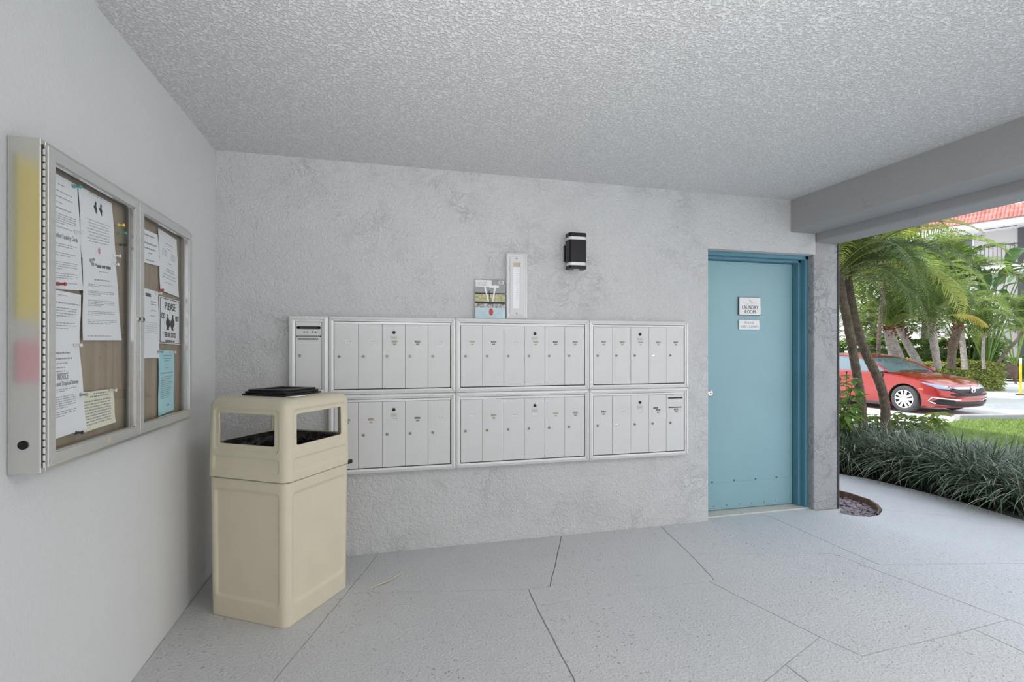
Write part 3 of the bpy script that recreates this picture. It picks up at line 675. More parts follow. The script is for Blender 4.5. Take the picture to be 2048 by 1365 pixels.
def cdoor(x0, x1, hinge_left):
    W = x1-x0; Hh = CH-.028
    d = MB()
    z0 = .014
    def bar(pts, name='x'): d.prism(pts, 'y', -CDp-.012, -CDp+.012)
    w1 = dfw
    bar([(x0, z0), (x1, z0), (x1-w1, z0+w1), (x0+w1, z0+w1)]); bar([(x0, z0+Hh), (x1, z0+Hh), (x1-w1, z0+Hh-w1), (x0+w1, z0+Hh-w1)])
    bar([(x0, z0), (x0+w1, z0+w1), (x0+w1, z0+Hh-w1), (x0, z0+Hh)]); bar([(x1, z0), (x1-w1, z0+w1), (x1-w1, z0+Hh-w1), (x1, z0+Hh)])
    do = d.build('door', M['alu'], case, bevel=.0012, seg=1)
    MB().add([(x0+w1-.004, -CDp+.004, z0+w1-.004), (x1-w1+.004, -CDp+.004, z0+w1-.004), (x1-w1+.004, -CDp+.004, z0+Hh-w1+.004), (x0+w1-.004, -CDp+.004, z0+Hh-w1+.004)], [(0, 1, 2, 3)]).build('pane', M['glass'], do)
    gb = MB(); i0, i1, j0, j1 = x0+w1, x1-w1, z0+w1, z0+Hh-w1; g_ = .004
    gb.box(i0, i0+g_, -CDp-.006, -CDp+.004, j0, j1).box(i1-g_, i1, -CDp-.006, -CDp+.004, j0, j1).box(i0, i1, -CDp-.006, -CDp+.004, j0, j0+g_).box(i0, i1, -CDp-.006, -CDp+.004, j1-g_, j1)
    gb.build('glazing_bead', M['alu_bright'], do)
    hx = x0-.004 if hinge_left else x1+.002
    hm = MB(); k = 0; zz = z0
    while zz < z0+Hh-.01: hm.cyl((hx, -CDp-.005, zz), (hx, -CDp-.005, zz+.014), .0032, 8); zz += .0185
    hm.build('hinge', M['alu'], do); MB().box(hx-.002, hx+.004, -CDp-.002, -CDp+.004, z0, z0+Hh).build('hinge_gap', M['alu_dark'], do)
    lx = x1-.014 if hinge_left else x0+.016
    lzz = onx(265, 638, XL+CDp).z-CZ0
    MB().tube([(lx, -CDp-.012, lzz), (lx, -CDp-.017, lzz)], [.0105, .009], 18).build('lock', M['steel'], do)
    MB().tube([(lx, -CDp-.0172, lzz), (lx, -CDp-.0178, lzz)], [.006, .006], 12).build('keyhole', M['ink'], do)
    return do
d1 = cdoor(.010, dw1-.001, True); cdoor(dw1+.001, CW-.008, False)
sk_ = onx(217, 880, XL+CDp+.012); MB().box(sk_.y-ya-.012, sk_.y-ya+.012, -CDp-.0128, -CDp-.012, sk_.z-CZ0-.008, sk_.z-CZ0+.008).build('tape_scrap', M['tan_tag'], d1)

XP = XL+.046
def wp(px, py): v = onx(px, py, XP); return (v.y, v.z)
def lines(mb, rows, u0, u1, rr, wob=.0):
    for (v, h, a_, b_) in rows: pass
def paper(name, label, corners, m, rows, y=0, group=None, curl=.003, cat='paper', heads=()):
    tl, tr, br, bl = [wp(*c) for c in corners]
    ox, oz = bl; t = thing(name, label, cat, (XP, ox, oz), PI/2, group)
    def Q(u, v, off=0):
        x = (1-v)*((1-u)*tl[0]+u*tr[0]) + v*((1-u)*bl[0]+u*br[0]); z = (1-v)*((1-u)*tl[1]+u*tr[1]) + v*((1-u)*bl[1]+u*br[1])
        dep = -.001 - y - off - curl*(math.sin(v*PI*1.3)**2*.6 + (u*v)**2)
        return (x-ox, dep, z-oz)
    nu, nv = 5, 10; mb = MB()
    vs = [Q(i/nu, j/nv) for j in range(nv+1) for i in range(nu+1)] + [Q(i/nu, j/nv, -.0004) for j in range(nv+1) for i in range(nu+1)]
    K = (nu+1)*(nv+1); fs = []
    for j in range(nv):
        for i in range(nu):
            a_ = j*(nu+1)+i; fs.append((a_, a_+nu+1, a_+nu+2, a_+1)); fs.append((K+a_, K+a_+1, K+a_+nu+2, K+a_+nu+1))
    mb.add(vs, fs); mb.build('sheet', m, t, smooth=True, fix=False)
    pm = MB(); rr = random.Random(len(label)*7+int(corners[0][0]))
    for (v, h, a_, b_) in rows:
        u = a_
        while u < b_-.01:
            l = min(rr.uniform(.03, .10), b_-u)
            n = max(1, int(l/.06)); p0 = Q(u, v-h/2, .0007); p1 = Q(u+l, v-h/2, .0007); p2 = Q(u+l, v+h/2, .0007); p3 = Q(u, v+h/2, .0007)
            pm.add([p0, p1, p2, p3], [(0, 3, 2, 1)]); u += l+rr.uniform(.012, .022)
    if pm.v: pm.build('print', M['ink_grey'], t, fix=False)
    for (s, u, v, size, wd, mm) in heads:
        p0 = Q(u, v, .0012); pr = Q(min(u+.2, 1), v, .0012); pl_ = Q(max(u-.2, 0), v, .0012)
        sk = (pr[2]-pl_[2])/(pr[0]-pl_[0])
        text('lettering', s, size, M[mm], t, p0, width=wd, skew=sk)
    return t, Q
def para(v0, n, dv=.02, h=.006, a=.12, b=.9, rr=random.Random(3)): return [(v0+k*dv, h, a, b-(rr.uniform(.1, .5) if k == n-1 else rr.uniform(0, .06))) for k in range(n)]
paper('laundry_notice', 'upper white typed sheet nearest the hinge in the wide glazed door', [(84, 332), (153, 371), (162, 581), (84, 577)], M['paper'],
      [(.08, .008, .4, .6), (.14, .008, .15, .8), (.19, .008, .15, .8), (.24, .007, .15, .5), (.29, .01, .1, .75)] + para(.34, 5) + [(.455, .007, .1, .75)] + para(.60, 2) + para(.68, 2) + para(.76, 4) + para(.86, 3) + para(.945, 2), y=.001,
      heads=[('r Harbor Laundry Cards', .55, .53, .020, .125, 'ink_grey')])
paper('building_notice', 'white typed sheet overlapped below the laundry notice', [(84, 575), (159, 590), (153, 688), (84, 690)], M['paper'],
      [(.08, .012, .35, .6), (.22, .02, .1, .95)] + para(.32, 4, .05, .014) + para(.6, 3, .05, .014), y=.003)
t_, Q = paper('duck_notice', 'tall white sheet with two black duck silhouettes in the wide glazed door', [(155, 371), (222, 407), (229, 524), (161, 516)], M['paper'],
      [(.02, .01, .3, .7)] + [(.42+k*.045, .010, .18+.03*(k % 3), .86-.04*(k % 2)) for k in range(8)], y=.001)
mb = MB()
for (u, v) in ((.44, .20), (.60, .20)):
    pts = [(-.2, .3), (-.5, .0), (-.35, -.2), (-.1, -.1), (.0, -.6), (.25, -.95), (.5, -.7), (.3, -.3), (.45, .2), (.25, .6), (.3, 1.0), (.0, .8), (-.05, .5)]
    vs = [Q(u+x*.10, v+y*.10, .0012) for x, y in pts]; mb.add(vs, [tuple(range(len(pts)))])
mb.build('duck_print', M['ink'], t_, fix=False)
mb = MB(); vs = [Q(.5+.03*math.cos(k*PI/4), .86+.05*math.sin(k*PI/4), .0012) for k in range(8)]; mb.add(vs, [tuple(range(8))]); mb.build('red_mark', M['pink'], t_, fix=False)
t_, Q = paper('committee_notice', 'white sheet with a small printed logo pinned under the duck silhouettes', [(162, 508), (228, 519), (238, 681), (162, 681)], M['paper'],
      [(.18, .007, .45, .75), (.28, .014, .30, .75)] + para(.34, 2) + para(.42, 3) + para(.53, 4) + para(.66, 3) + para(.76, 3) + [(.95, .008, .1, .7)], y=.003, heads=[('||||||| |||||| ||||||||', .60, .115, .010, .085, 'ink')])
mb = MB()
for (u, v, r) in ((.22, .06, .045), (.30, .045, .04), (.27, .10, .045), (.36, .10, .03)):
    vs = [Q(u+r*math.cos(k*PI/4), v+.5*r*math.sin(k*PI/4), .0012) for k in range(8)]; mb.add(vs, [tuple(range(8))])
mb.build('logo_print', M['ink_grey'], t_, fix=False)
paper('storm_notice', 'white sheet headed NOTICE in the lower hinge corner of the wide glazed door', [(84, 688), (154, 688), (167, 858), (84, 886)], M['paper'],
      [(.10, .016, .02, .70), (.16, .016, .02, .75), (.21, .010, .2, .6), (.255, .010, .25, .55), (.295, .010, .28, .52), (.49, .008, .02, .8), (.51, .008, .02, .5)] + para(.57, 6, .024, .008, .02, .8) + para(.73, 3, .024, .008, .02, .8), y=.004,
      heads=[('NOTICE', .45, .355, .028, .050, 'ink_grey'), ('nes and Tropical Storms', .52, .43, .018, .125, 'ink_grey')])
paper('cream_notice', 'small cream coloured typed card in the lower corner of the wide glazed door', [(160, 786), (224, 778), (227, 845), (156, 869)], M['paper2'],
      [(.07, .03, .35, .8), (.14, .03, .25, .85)] + [(.25+k*.075, .03, .08, .88) for k in range(9)], y=.002)
paper('small_notice', 'small white card at the top of the narrow glazed door', [(279, 454), (314, 470), (317, 533), (279, 523)], M['paper'],
      [(.15, .04, .2, .8), (.40, .05, .1, .85), (.55, .04, .2, .8), (.68, .03, .4, .6), (.9, .04, .3, .7)], y=.001)
paper('meeting_notice', 'white typed sheet above the duck warning in the narrow glazed door', [(315, 456), (352, 480), (355, 595), (319, 580)], M['paper'],
      [(.18, .012, .35, .75), (.26, .01, .4, .7)] + [(.30+k*.03, .010, .15, .42) for k in range(4)] + [(.32+k*.03, .010, .6, .85) for k in range(4)] + [(.5, .012, .45, .6), (.60, .014, .35, .75), (.64, .014, .3, .8), (.70, .012, .15, .85), (.75, .012, .15, .85), (.83, .012, .3, .7)], y=.001)
t_, Q = paper('form_notice', 'long white form with a small barcode in the narrow glazed door', [(279, 574), (315, 584), (316, 717), (279, 717)], M['paper'],
      [(.17, .015, .55, .85), (.21, .012, .55, .85), (.3, .01, .55, .85), (.38, .01, .5, .8)] + [(.48+k*.03, .005, .05, .9) for k in range(6)], y=.001)
mb = MB(); [mb.add([Q(.28+k*.05, .06, .0012), Q(.31+k*.05, .06, .0012), Q(.31+k*.05, .11, .0012), Q(.28+k*.05, .11, .0012)], [(0, 3, 2, 1)]) for k in range(6)]; mb.build('barcode_print', M['ink'], t_, fix=False)
t_, Q = paper('duck_warning', 'white sign reading PLEASE DO NOT FEED THE DUCKS in the narrow glazed door', [(317, 592), (358, 603), (358, 690), (316, 687)], M['paper'],
      [], y=.002, curl=.001, cat='sign', heads=[('PLEASE', .5, .19, .045, .115, 'ink'), ('DO', .17, .41, .034, .034, 'ink'), ('NOT', .83, .43, .034, .036, 'ink'), ('FEED THE DUCKS', .5, .81, .030, .118, 'ink'), ('NO MATTER WHAT THEY', .5, .94, .012, .100, 'ink')])
mb = MB()
for sx, u0 in ((1, .40), (-1, .60)):
    pts = [(-.3, -1), (.0, -.95), (.05, -.5), (.5, -.1), (.55, .4), (.2, .8), (.3, 1.05), (-.5, 1.05), (-.2, .75), (-.6, .3), (-.5, -.3), (-.2, -.6)]
    mb.add([Q(u0+sx*x*.17, .52+y*.17, .0014) for x, y in pts], [tuple(range(12)) if sx > 0 else tuple(range(12))[::-1]])
mb.build('duck_print', M['ink'], t_, fix=False)
bd = MB()
for (u0, v0, u1, v1) in ((.03, .02, .97, .035), (.03, .965, .97, .98), (.03, .02, .05, .98), (.95, .02, .97, .98)): bd.add([Q(u0, v0, .001), Q(u1, v0, .001), Q(u1, v1, .001), Q(u0, v1, .001)], [(0, 3, 2, 1)])
bd.build('border_print', M['ink'], t_, fix=False)
paper('blue_notice', 'light blue typed sheet at the bottom of the narrow glazed door', [(316, 700), (347, 702), (345, 820), (315, 833)], M['paper3'],
      [(.08, .012, .3, .8), (.13, .012, .3, .8), (.17, .01, .35, .7), (.24, .01, .4, .65), (.28, .01, .4, .65), (.36, .014, .1, .9)] + [(.42+k*.03, .010, .12, .88-.1*(k % 3)) for k in range(12)] + [(.88, .03, .5, .7)], y=.001)
pins = [(151, 373, 'tealp', 'turquoise push pin between the two top sheets'), (154, 464, 'clearp', 'clear push pin halfway down the seam of the two top sheets'), (119, 568, 'red', 'red push pin at the foot of the laundry notice'),
        (239, 450, 'yellow', 'yellow push pin in bare cork, topmost of three'), (243, 466, 'green', 'green push pin in bare cork, middle of three'), (242, 490, 'ink', 'dark push pin in bare cork, lowest of three'),
        (231, 512, 'clearp', 'clear push pin at the bare cork edge above the logo sheet'), (228, 529, 'clearp', 'clear push pin in the upper corner of the logo sheet'), (152, 691, 'clearp', 'clear push pin at the top of the storm notice'),
        (163, 790, 'ink_grey', 'grey push pin in the near corner of the cream card'), (223, 781, 'clearp', 'clear push pin in the far corner of the cream card'), (154, 866, 'ink', 'dark push pin at the foot of the storm notice'),
        (319, 580, 'red', 'red push pin above the duck warning'), (315, 587, 'clearp', 'clear push pin at the top of the barcode form'), (344, 705, 'clearp', 'clear push pin in the far corner of the blue sheet'), (318, 704, 'ink_grey', 'grey push pin in the near corner of the blue sheet')]
for (px, py, c_, lab) in pins:
    v = onx(px, py, XP+.01); t_ = thing('push_pin', lab, 'push pin', (XP, v.y, v.z), PI/2, 'push pins in the notice case')
    MB().tube([(0, -.006, 0), (0, -.008, 0), (0, -.010, 0), (0, -.020, 0), (0, -.022, 0), (0, -.025, 0)], [.0055, .0055, .003, .0035, .0055, .005], 10).build('pin_head', M[c_], t_)
    MB().cyl((0, .004, 0), (0, -.006, 0), .0006, 5).build('needle', M['steel'], t_)
# yellow sheet fixed to the side wall just before the case (its glow shows in the metal end of the case)
yn = thing('yellow_poster', 'yellow card on the side wall just before the notice case', 'poster', (XL, 1.36, 1.36), PI/2)
MB().box(-.14, .20, -.004, 0, 0, .43).build('sheet', M['yellow'], yn); MB().box(.0, .20, -.004, 0, -.17, -.06).build('pink_strip', M['pink'], yn)

# dry leaf on the floor
a = onz(742, 1177, .004); b = onz(780, 1161, .006); c_ = onz(808, 1145, .004)
lf = MB(); pts = [a, a.lerp(b, .5), b, b.lerp(c_, .5), c_]; wd = [.001, .006, .010, .005, .0008]; vs = []
for p, w_ in zip(pts, wd): vs += [(p.x-.3*w_, p.y-w_, p.z), (p.x, p.y, p.z+.004), (p.x+.3*w_, p.y+w_, p.z)]
lf.add(vs, [(i*3+k, i*3+k+1, (i+1)*3+k+1, (i+1)*3+k) for i in range(4) for k in range(2)])
tag(lf.build('dry_leaf', M['straw'], fix=False), 'pale dry palm leaflet lying on the floor beside the bin', 'leaf')

# ------------------------------------------------------------------ plants
def frond_mesh(name, L, leaf, n, a0, a1, seed, m, lw=.012, vee=.5, width=None):
    rr = random.Random(seed); mb = MB(); pts = []; p = Vector((0, 0, 0)); ns = 16
    for i in range(ns+1):
        t_ = i/ns; a_ = a0+(a1-a0)*t_**1.2; pts.append((p.copy(), Vector((math.cos(a_), 0, math.sin(a_))))); p += Vector((math.cos(a_), rr.uniform(-.05, .05), math.sin(a_)))*L/ns
    def pos(t_):
        f = min(t_*ns, ns-.001); i = int(f); return pts[i][0].lerp(pts[i+1][0], f-i), pts[i][1].lerp(pts[i+1][1], f-i).normalized()
    for k in range(n):
        t_ = .10+.90*k/(n-1); c_, d = pos(t_); ll = leaf*(math.sin(PI*min(t_*.95+.06, 1))**.6)*rr.uniform(.85, 1.1)
        up = Vector((0, 1, 0)).cross(d)*-1
        for s_ in (-1, 1):
            dirv = (Vector((0, s_, 0))*1.0 + d*rr.uniform(.55, .95) + up*vee*rr.uniform(.5, 1)).normalized()
            e1 = c_+dirv*ll*.5; e2 = c_+dirv*ll + Vector((0, 0, -1))*ll*rr.uniform(.18, .40)
            wv = d*lw*.5
            mb.add([c_-wv*.6, c_+wv*.6, e1+wv, e1-wv, e2], [(0, 1, 2, 3), (3, 2, 4)])
    mb2 = MB().tube([q[0] for q in pts], [lw*.55*(1-.8*i/ns) for i in range(ns+1)], 4)
    k0 = len(mb.f); mb.add(mb2.v, mb2.f)
    me = bpy.data.meshes.new(name); me.from_pydata(mb.v, [], mb.f); me.materials.append(m); me.materials.append(M['stalk'])
    for i, q_ in enumerate(me.polygons):
        if i >= k0: q_.material_index = 1
    return me
FR = [frond_mesh('frond', 1.55, .31, 60, 1.15, -1.15, s, M['frond'], .015) for s in range(3)]
FRY = [frond_mesh('frond', 1.75, .33, 60, 1.1, -1.0, 10+s, M['frond_y'], .016) for s in range(2)]
FRB = [frond_mesh('frond', 2.6, .55, 46, 1.05, -1.1, 20+s, M['frond'], .034) for s in range(2)] + [frond_mesh('frond', 2.6, .55, 46, 1.05, -1.1, 30+s, M['frond_pale'], .034) for s in range(2)]
FRBY = [frond_mesh('frond', 2.8, .5, 50, 1.2, -1.0, 40, M['frond_y'], .036)]
def palm(name, label, pts, r0, r1, fr, nf, seed, barkm='bark', spread=(-.5, 1.1), scale=(.85, 1.15), ring=True, boots=0, group=None, az=None):
    rr = random.Random(seed); base = Vector(pts[0]); t = thing(name, label, 'palm tree', base, 0, group)
    loc = [Vector(p)-base for p in pts]; dense = []; rad = []; ns = 46
    def cr_(t_):
        f = t_*(len(loc)-1); i = min(int(f), len(loc)-2); u = f-i; p1, p2 = loc[i], loc[i+1]; p0 = loc[max(i-1, 0)]; p3 = loc[min(i+2, len(loc)-1)]
        return .5*((2*p1)+(p2-p0)*u+(2*p0-5*p1+4*p2-p3)*u*u+(3*p1-p0-3*p2+p3)*u**3)
    for k in range(ns+1):
        u = k/ns; dense.append(cr_(u)); rad.append((r0+(r1-r0)*u)*((1.0+.10*(k % 2)) if ring else 1))
    MB().tube(dense, rad, 12).build('trunk', M[barkm], t)
    top = loc[-1]
    if boots:
        bm_ = MB()
        for k in range(26):
            u = 1-boots*k/26; p = cr_(u); a_ = k*2.4; d = Vector((math.cos(a_), math.sin(a_), .9)).normalized(); q_ = r0+(r1-r0)*u
            bm_.tube([p+d*q_*.5, p+d*(q_+.10)], [.05, .018], 5)
        bm_.build('leaf_bases', M['boot'], t)
    for k in range(nf):
        me = rr.choice(fr); o = bpy.data.objects.new('frond', me); C.objects.link(o); o.parent = t
        a_ = (k*2.39996+rr.uniform(-.3, .3)) if az is None else rr.uniform(*az)
        el = spread[0]+(spread[1]-spread[0])*((k+.5)/nf)
        o.rotation_mode = 'XYZ'; o.rotation_euler = (rr.uniform(-.25, .25), -el, a_); o.location = top+Vector((0, 0, rr.uniform(-.08, .02))); s_ = rr.uniform(*scale); o.scale = (s_, s_, s_)
    return t
Zp = 6.5
palm('palm_tree', 'slim dark-trunked palm leaning behind the pier, its trunk the nearer one to the pier', [onz(1727, 852, -.04) if False else at(1727, 866, Zp-.1), at(1722, 800, Zp-.05), at(1712, 740, Zp), at(1698, 660, Zp), at(1684, 590, Zp), at(1676, 545, Zp)],   .050, .048, FR, 30, 1, spread=(-.9, .9), scale=(.75, 1.05))
palm('palm_tree', 'slim dark-trunked palm with a strongly curved trunk in front of the red car', [at(1770, 862, Zp+.25), at(1770, 810, Zp+.25), at(1757, 760, Zp+.3), at(1733, 710, Zp+.35), at(1712, 650, Zp+.4), at(1700, 590, Zp+.45), at(1696, 560, Zp+.45)], .054, .050, FR+FRY, 34, 2, spread=(-.8, .9), scale=(.85, 1.15))
palm('palm_tree', 'tall palm with arching yellow-green fronds between the pier and the far house', [at(1757, 745, 13.9), at(1757, 700, 13.9), at(1760, 640, 13.9), at(1768, 575, 13.9)], .05, .045, FRBY+FRB, 26, 3, 'bark', spread=(-.6, 1.0), scale=(.9, 1.25))
palm('palm_tree', 'thick pale-trunked palm with a yellow crown base right behind the car roof', [at(1800, 738, 15.5), at(1792, 710, 15.5), at(1783, 685, 15.5), at(1777, 660, 15.5)], .20, .12, FRB+FRY, 20, 4, 'bark_grey', boots=.3, spread=(-.5, 1.0), scale=(.55, .8))
palm('palm_tree', 'pale palm trunk leaning away to the left behind the hedge', [at(1842, 738, 15.8), at(1828, 712, 15.8), at(1813, 685, 15.8), at(1798, 655, 15.8)], .11, .09, FRB, 14, 5, 'bark_grey', boots=.35, spread=(-.3, 1.0), scale=(.6, .9))
palm('palm_tree', 'upright palm with a red-brown boot crown behind the hedge', [at(1876, 738, 15.2), at(1870, 700, 15.2), at(1864, 660, 15.2), at(1862, 632, 15.2)], .085, .11, FRB, 22, 6, 'bark_grey', boots=.45, spread=(-.4, 1.1), scale=(.7, 1.0))
palm('palm_tree', 'short red-brown palm trunk under the drooping yellow leaf', [at(1902, 738, 16), at(1905, 700, 16), at(1912, 670, 16), at(1917, 655, 16)], .10, .12, FRB, 16, 7, 'bark', boots=.8, spread=(-.2, 1.2), scale=(.6, .9))
palm('palm_tree', 'small green palm in front of the beige ground-floor wall', [at(1968, 738, 16.5), at(1966, 715, 16.5), at(1966, 700, 16.5), at(1968, 672, 16.5)], .045, .04, FRB, 18, 8, 'bark_grey', spread=(-.7, 1.1), scale=(.5, .75))
palm('palm_tree', 'thin palm with a slanting trunk by the yellow bollard', [at(1996, 728, 17), at(2010, 706, 17), at(2030, 685, 17), at(2046, 664, 17)], .05, .045, FRB, 22, 9, 'bark', spread=(-.3, 1.1), scale=(.5, .8))
palm('palm_tree', 'palm with long green fronds masking the upper balcony end', [at(1930, 740, 18.5), at(1925, 690, 18.5), at(1918, 640, 18.5), at(1905, 575, 18.5)], .09, .08, FRB, 26, 11, 'bark_grey', spread=(-.6, 1.1), scale=(.9, 1.2))
# drooping yellow leaf: a comb-torn broad leaf
yl_ = thing('yellow_leaf', 'big drooping yellow leaf hanging above the hedge', 'leaf', at(1896, 632, 14.6))
me = frond_mesh('blade', 1.1, .30, 46, .25, -1.15, 77, M['yellow_leaf'], .035, vee=-.35)
o = bpy.data.objects.new('blade', me); C.objects.link(o); o.parent = yl_; o.rotation_euler = (0, 0, -.5)
# broad upright leaves (bird-of-paradise like)
def broad_mesh(L, Wd, bend, seed, stem=.6):
    mb = MB(); n = 10; c_ = [Vector((0, 0, 0))]; p = Vector((0, 0, 0))
    for i in range(n+1):
        t_ = i/n; a_ = 1.25-bend*t_; p = p+Vector((math.cos(a_), 0, math.sin(a_)))*L/n; d = Vector((math.cos(a_), 0, math.sin(a_))); up = Vector((-d.z, 0, d.x))
        w_ = Wd*math.sin(PI*min(.05+.95*t_, 1))**.7*.5 if i < n else .001
        rr = random.Random(seed*31+i)
        for s_, k in ((-1, 1), (-.5, .5), (0, 0), (.5, .5), (1, 1)): mb.v.append(p+Vector((0, s_*w_, 0))+up*(w_*.25*abs(s_))+Vector((0, 0, rr.uniform(-.01, .01))))
    for i in range(n):
        for k in range(4): mb.f.append((i*5+k, i*5+k+1, (i+1)*5+k+1, (i+1)*5+k))
    return mb
BR = []
for k in range(3):
    mb = broad_mesh(1.25, .38, 1.3+.4*k, k); me = bpy.data.meshes.new('leaf'); me.from_pydata([tuple(v) for v in mb.v], [], mb.f); me.materials.append(M['big_leaf'])
    for q_ in me.polygons: q_.use_smooth = True
    BR.append(me)
def broad_plant(label, base, n, hts, seed, sc=1):
    rr = random.Random(seed); t = thing('broadleaf_plant', label, 'plant', base)
    for k in range(n):
        a_ = k*2.4+rr.uniform(-.3, .3); h = rr.uniform(*hts); lean = rr.uniform(.15, .5)
        tip = Vector((math.cos(a_)*h*lean, math.sin(a_)*h*lean, h))
        st = MB().tube([(0, 0, 0), tip*.5+Vector((0, 0, h*.06)), tip], [.03, .022, .014], 5).build('stem', M['shrub'], t)
        o = bpy.data.objects.new('leaf', rr.choice(BR)); C.objects.link(o); o.parent = st; o.location = tip; o.rotation_euler = (0, rr.uniform(-.1, .5), a_); s_ = sc*rr.uniform(.8, 1.2); o.scale = (s_, s_, s_)
broad_plant('tall broad-leaved plant reaching up to the first balcony rail', at(1972, 742, 19), 16, (1.8, 4.3), 3, 1.15)
broad_plant('broad-leaved plant with leaves against the lower railing', at(2030, 738, 23.4), 10, (2.2, 3.9), 4, 1.2)
broad_plant('low broad-leaved plant with bluish leaves by the wicker chair', at(1988, 738, 22.5), 8, (.5, 1.3), 5, .6)
broad_plant('dark leafy plant rising between the palms and the house', at(1940, 742, 19.5), 16, (1.5, 3.4), 6, 1.0)

# strap-leaf clumps
def clump_mesh(seed, n=105):
    rr = random.Random(seed); mb = MB(); pale = []
    for k in range(n):
        a_ = rr.uniform(0, 2*PI); arch = rr.random() < .8; L = rr.uniform(.50, .82) if arch else rr.uniform(.42, .62); e0 = rr.uniform(.95, 1.5); e1 = rr.uniform(-1.25, -.1) if arch else rr.uniform(.3, 1.1); w_ = rr.uniform(.0042, .0070)
        r0 = rr.uniform(0, .07); p = Vector((math.cos(a_)*r0, math.sin(a_)*r0, 0)); ns = 9; vs = []; side = Vector((-math.sin(a_), math.cos(a_), 0)); tw = rr.uniform(-.5, .5)
        for i in range(ns+1):
            t_ = i/ns; el = e0+(e1-e0)*t_**1.15; ww = w_*(1-t_**3)+.0006; vs += [p-side*ww, p+side*ww]
            p = p+Vector((math.cos(a_+tw*t_)*math.cos(el), math.sin(a_+tw*t_)*math.cos(el), math.sin(el)))*L/ns
        pale.append(rr.random()); mb.add(vs, [(2*i, 2*i+1, 2*i+3, 2*i+2) for i in range(ns)])
    me = bpy.data.meshes.new('strap_grass'); me.from_pydata(mb.v, [], mb.f); me.materials.append(M['strap']); me.materials.append(M['strap2']); me.materials.append(M['straw'])
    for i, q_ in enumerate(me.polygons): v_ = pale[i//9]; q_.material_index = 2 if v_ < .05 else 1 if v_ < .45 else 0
    return me
CL = [clump_mesh(s) for s in range(6)]
rr = random.Random(12); spots = []
for row in range(6):
    for k in range(15):
        u = (k+rr.uniform(-.3, .3)+.5*(row % 2))/14; px = 1650+u*470
        e = None
        f = min(max((px-1676)/(2048-1676), -.1), 1.3); yy = 948+94*f**1.25 if f > 0 else 946
        b0 = onz(px, yy, 0); r_ = ray(px, yy); rd = Vector((r_.x, r_.y)).normalized()
        dist = .40+row*.25+rr.uniform(-.06, .06)
        spots.append((b0.x+rd.x*dist*.75+rd.y*.0, b0.y+rd.y*dist*.75+.25*dist*.9, rr))
for i, (x, y, _) in enumerate(spots):
    if x < XC+.25 or (x > 8.8): continue
    o = bpy.data.objects.new('strap_grass', rr.choice(CL)); C.objects.link(o); o.location = (x, y, -.04); o.rotation_euler = (0, 0, rr.uniform(0, 6)); s_ = rr.uniform(.80, 1.05); o.scale = (s_, s_, s_*rr.uniform(.85, 1.05))
    tag(o, 'clump of dark green strap-leaf grass in the bed along the walkway', 'grass clump', 'strap-leaf clumps along the walkway')

# leafy shrubs and hedge
def leaf_cloud(n, gen, size, seed, asp=.45):
    rr = random.Random(seed); mb = MB()
    for k in range(n):
        p = Vector(gen(rr)); a_ = rr.uniform(0, 2*PI); el = rr.uniform(-.6, .6); d = Vector((math.cos(a_)*math.cos(el), math.sin(a_)*math.cos(el), math.sin(el))); s_ = size*rr.uniform(.7, 1.2)
        sd = d.cross(Vector((rr.uniform(-.4, .4), rr.uniform(-.4, .4), 1))).normalized()*s_*asp*.5
        mb.add([p, p+d*s_*.45+sd, p+d*s_+Vector((0, 0, -s_*.15)), p+d*s_*.45-sd], [(0, 1, 2, 3)])
    return mb
def hedge(name, label, c, ang, L, Wd, Hh, n, size, seed, m, cat='hedge'):
    t = thing(name, label, cat, c, ang)
    def gen(r):
        x = r.uniform(-L/2, L/2); y = r.uniform(-Wd/2, Wd/2); z = r.uniform(.05, Hh)
        if r.random() < .75:
            k = r.random()
            if k < .5: y = -Wd/2+r.uniform(0, .1)
            elif k < .9: z = Hh-r.uniform(0, .1)
            else: x = math.copysign(L/2-.05, x)
        b = .06*math.sin(x*3+seed)+.05*math.sin(x*7.3); return (x, y-b*.6, z+b)
    tag(leaf_cloud(n, gen, size, seed, .6).build('leaves', m, t, fix=False), kind='stuff')
    st = MB(); r = random.Random(seed)
    for k in range(int(L*5)): x = r.uniform(-L/2, L/2); y = r.uniform(-Wd/3, Wd/3); st.cyl((x, y, -.02), (x+r.uniform(-.1, .1), y, Hh*.8), .012, 4)
    tag(st.build('stems', M['twig'], t), kind='stuff')
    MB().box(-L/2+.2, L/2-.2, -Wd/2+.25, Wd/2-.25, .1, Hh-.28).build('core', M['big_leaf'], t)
    return t
h0 = onz(1700, 780, -.27); h1 = onz(1978, 780, -.27); hz = (h0+h1)/2
hedge('hedge', 'clipped yellow-green hedge right behind the red car', ((h0.x+h1.x)/2, (h0.y+h1.y)/2, -.27), math.atan2(h1.y-h0.y, h1.x-h0.x), (h1-h0).length, 1.3, 1.10, 17000, .10, 4, M['hedge'])
h0 = at(1660, 742, 20); h1 = at(1960, 742, 20)
hedge('hedge', 'dark green hedge running below the far ground-floor windows', ((h0.x+h1.x)/2, (h0.y+h1.y)/2, -.27), math.atan2(h1.y-h0.y, h1.x-h0.x), (h1-h0).length+1, 1.2, 1.85, 13000, .15, 6, M['shrub'])
h0 = at(2000, 745, 24.6); h1 = at(2090, 745, 24.2)
hedge('hedge', 'green hedge behind the wicker chair and yellow bollard', ((h0.x+h1.x)/2, (h0.y+h1.y)/2, -.27), math.atan2(h1.y-h0.y, h1.x-h0.x), (h1-h0).length+1, .8, 1.15, 4000, .10, 7, M['shrub'])
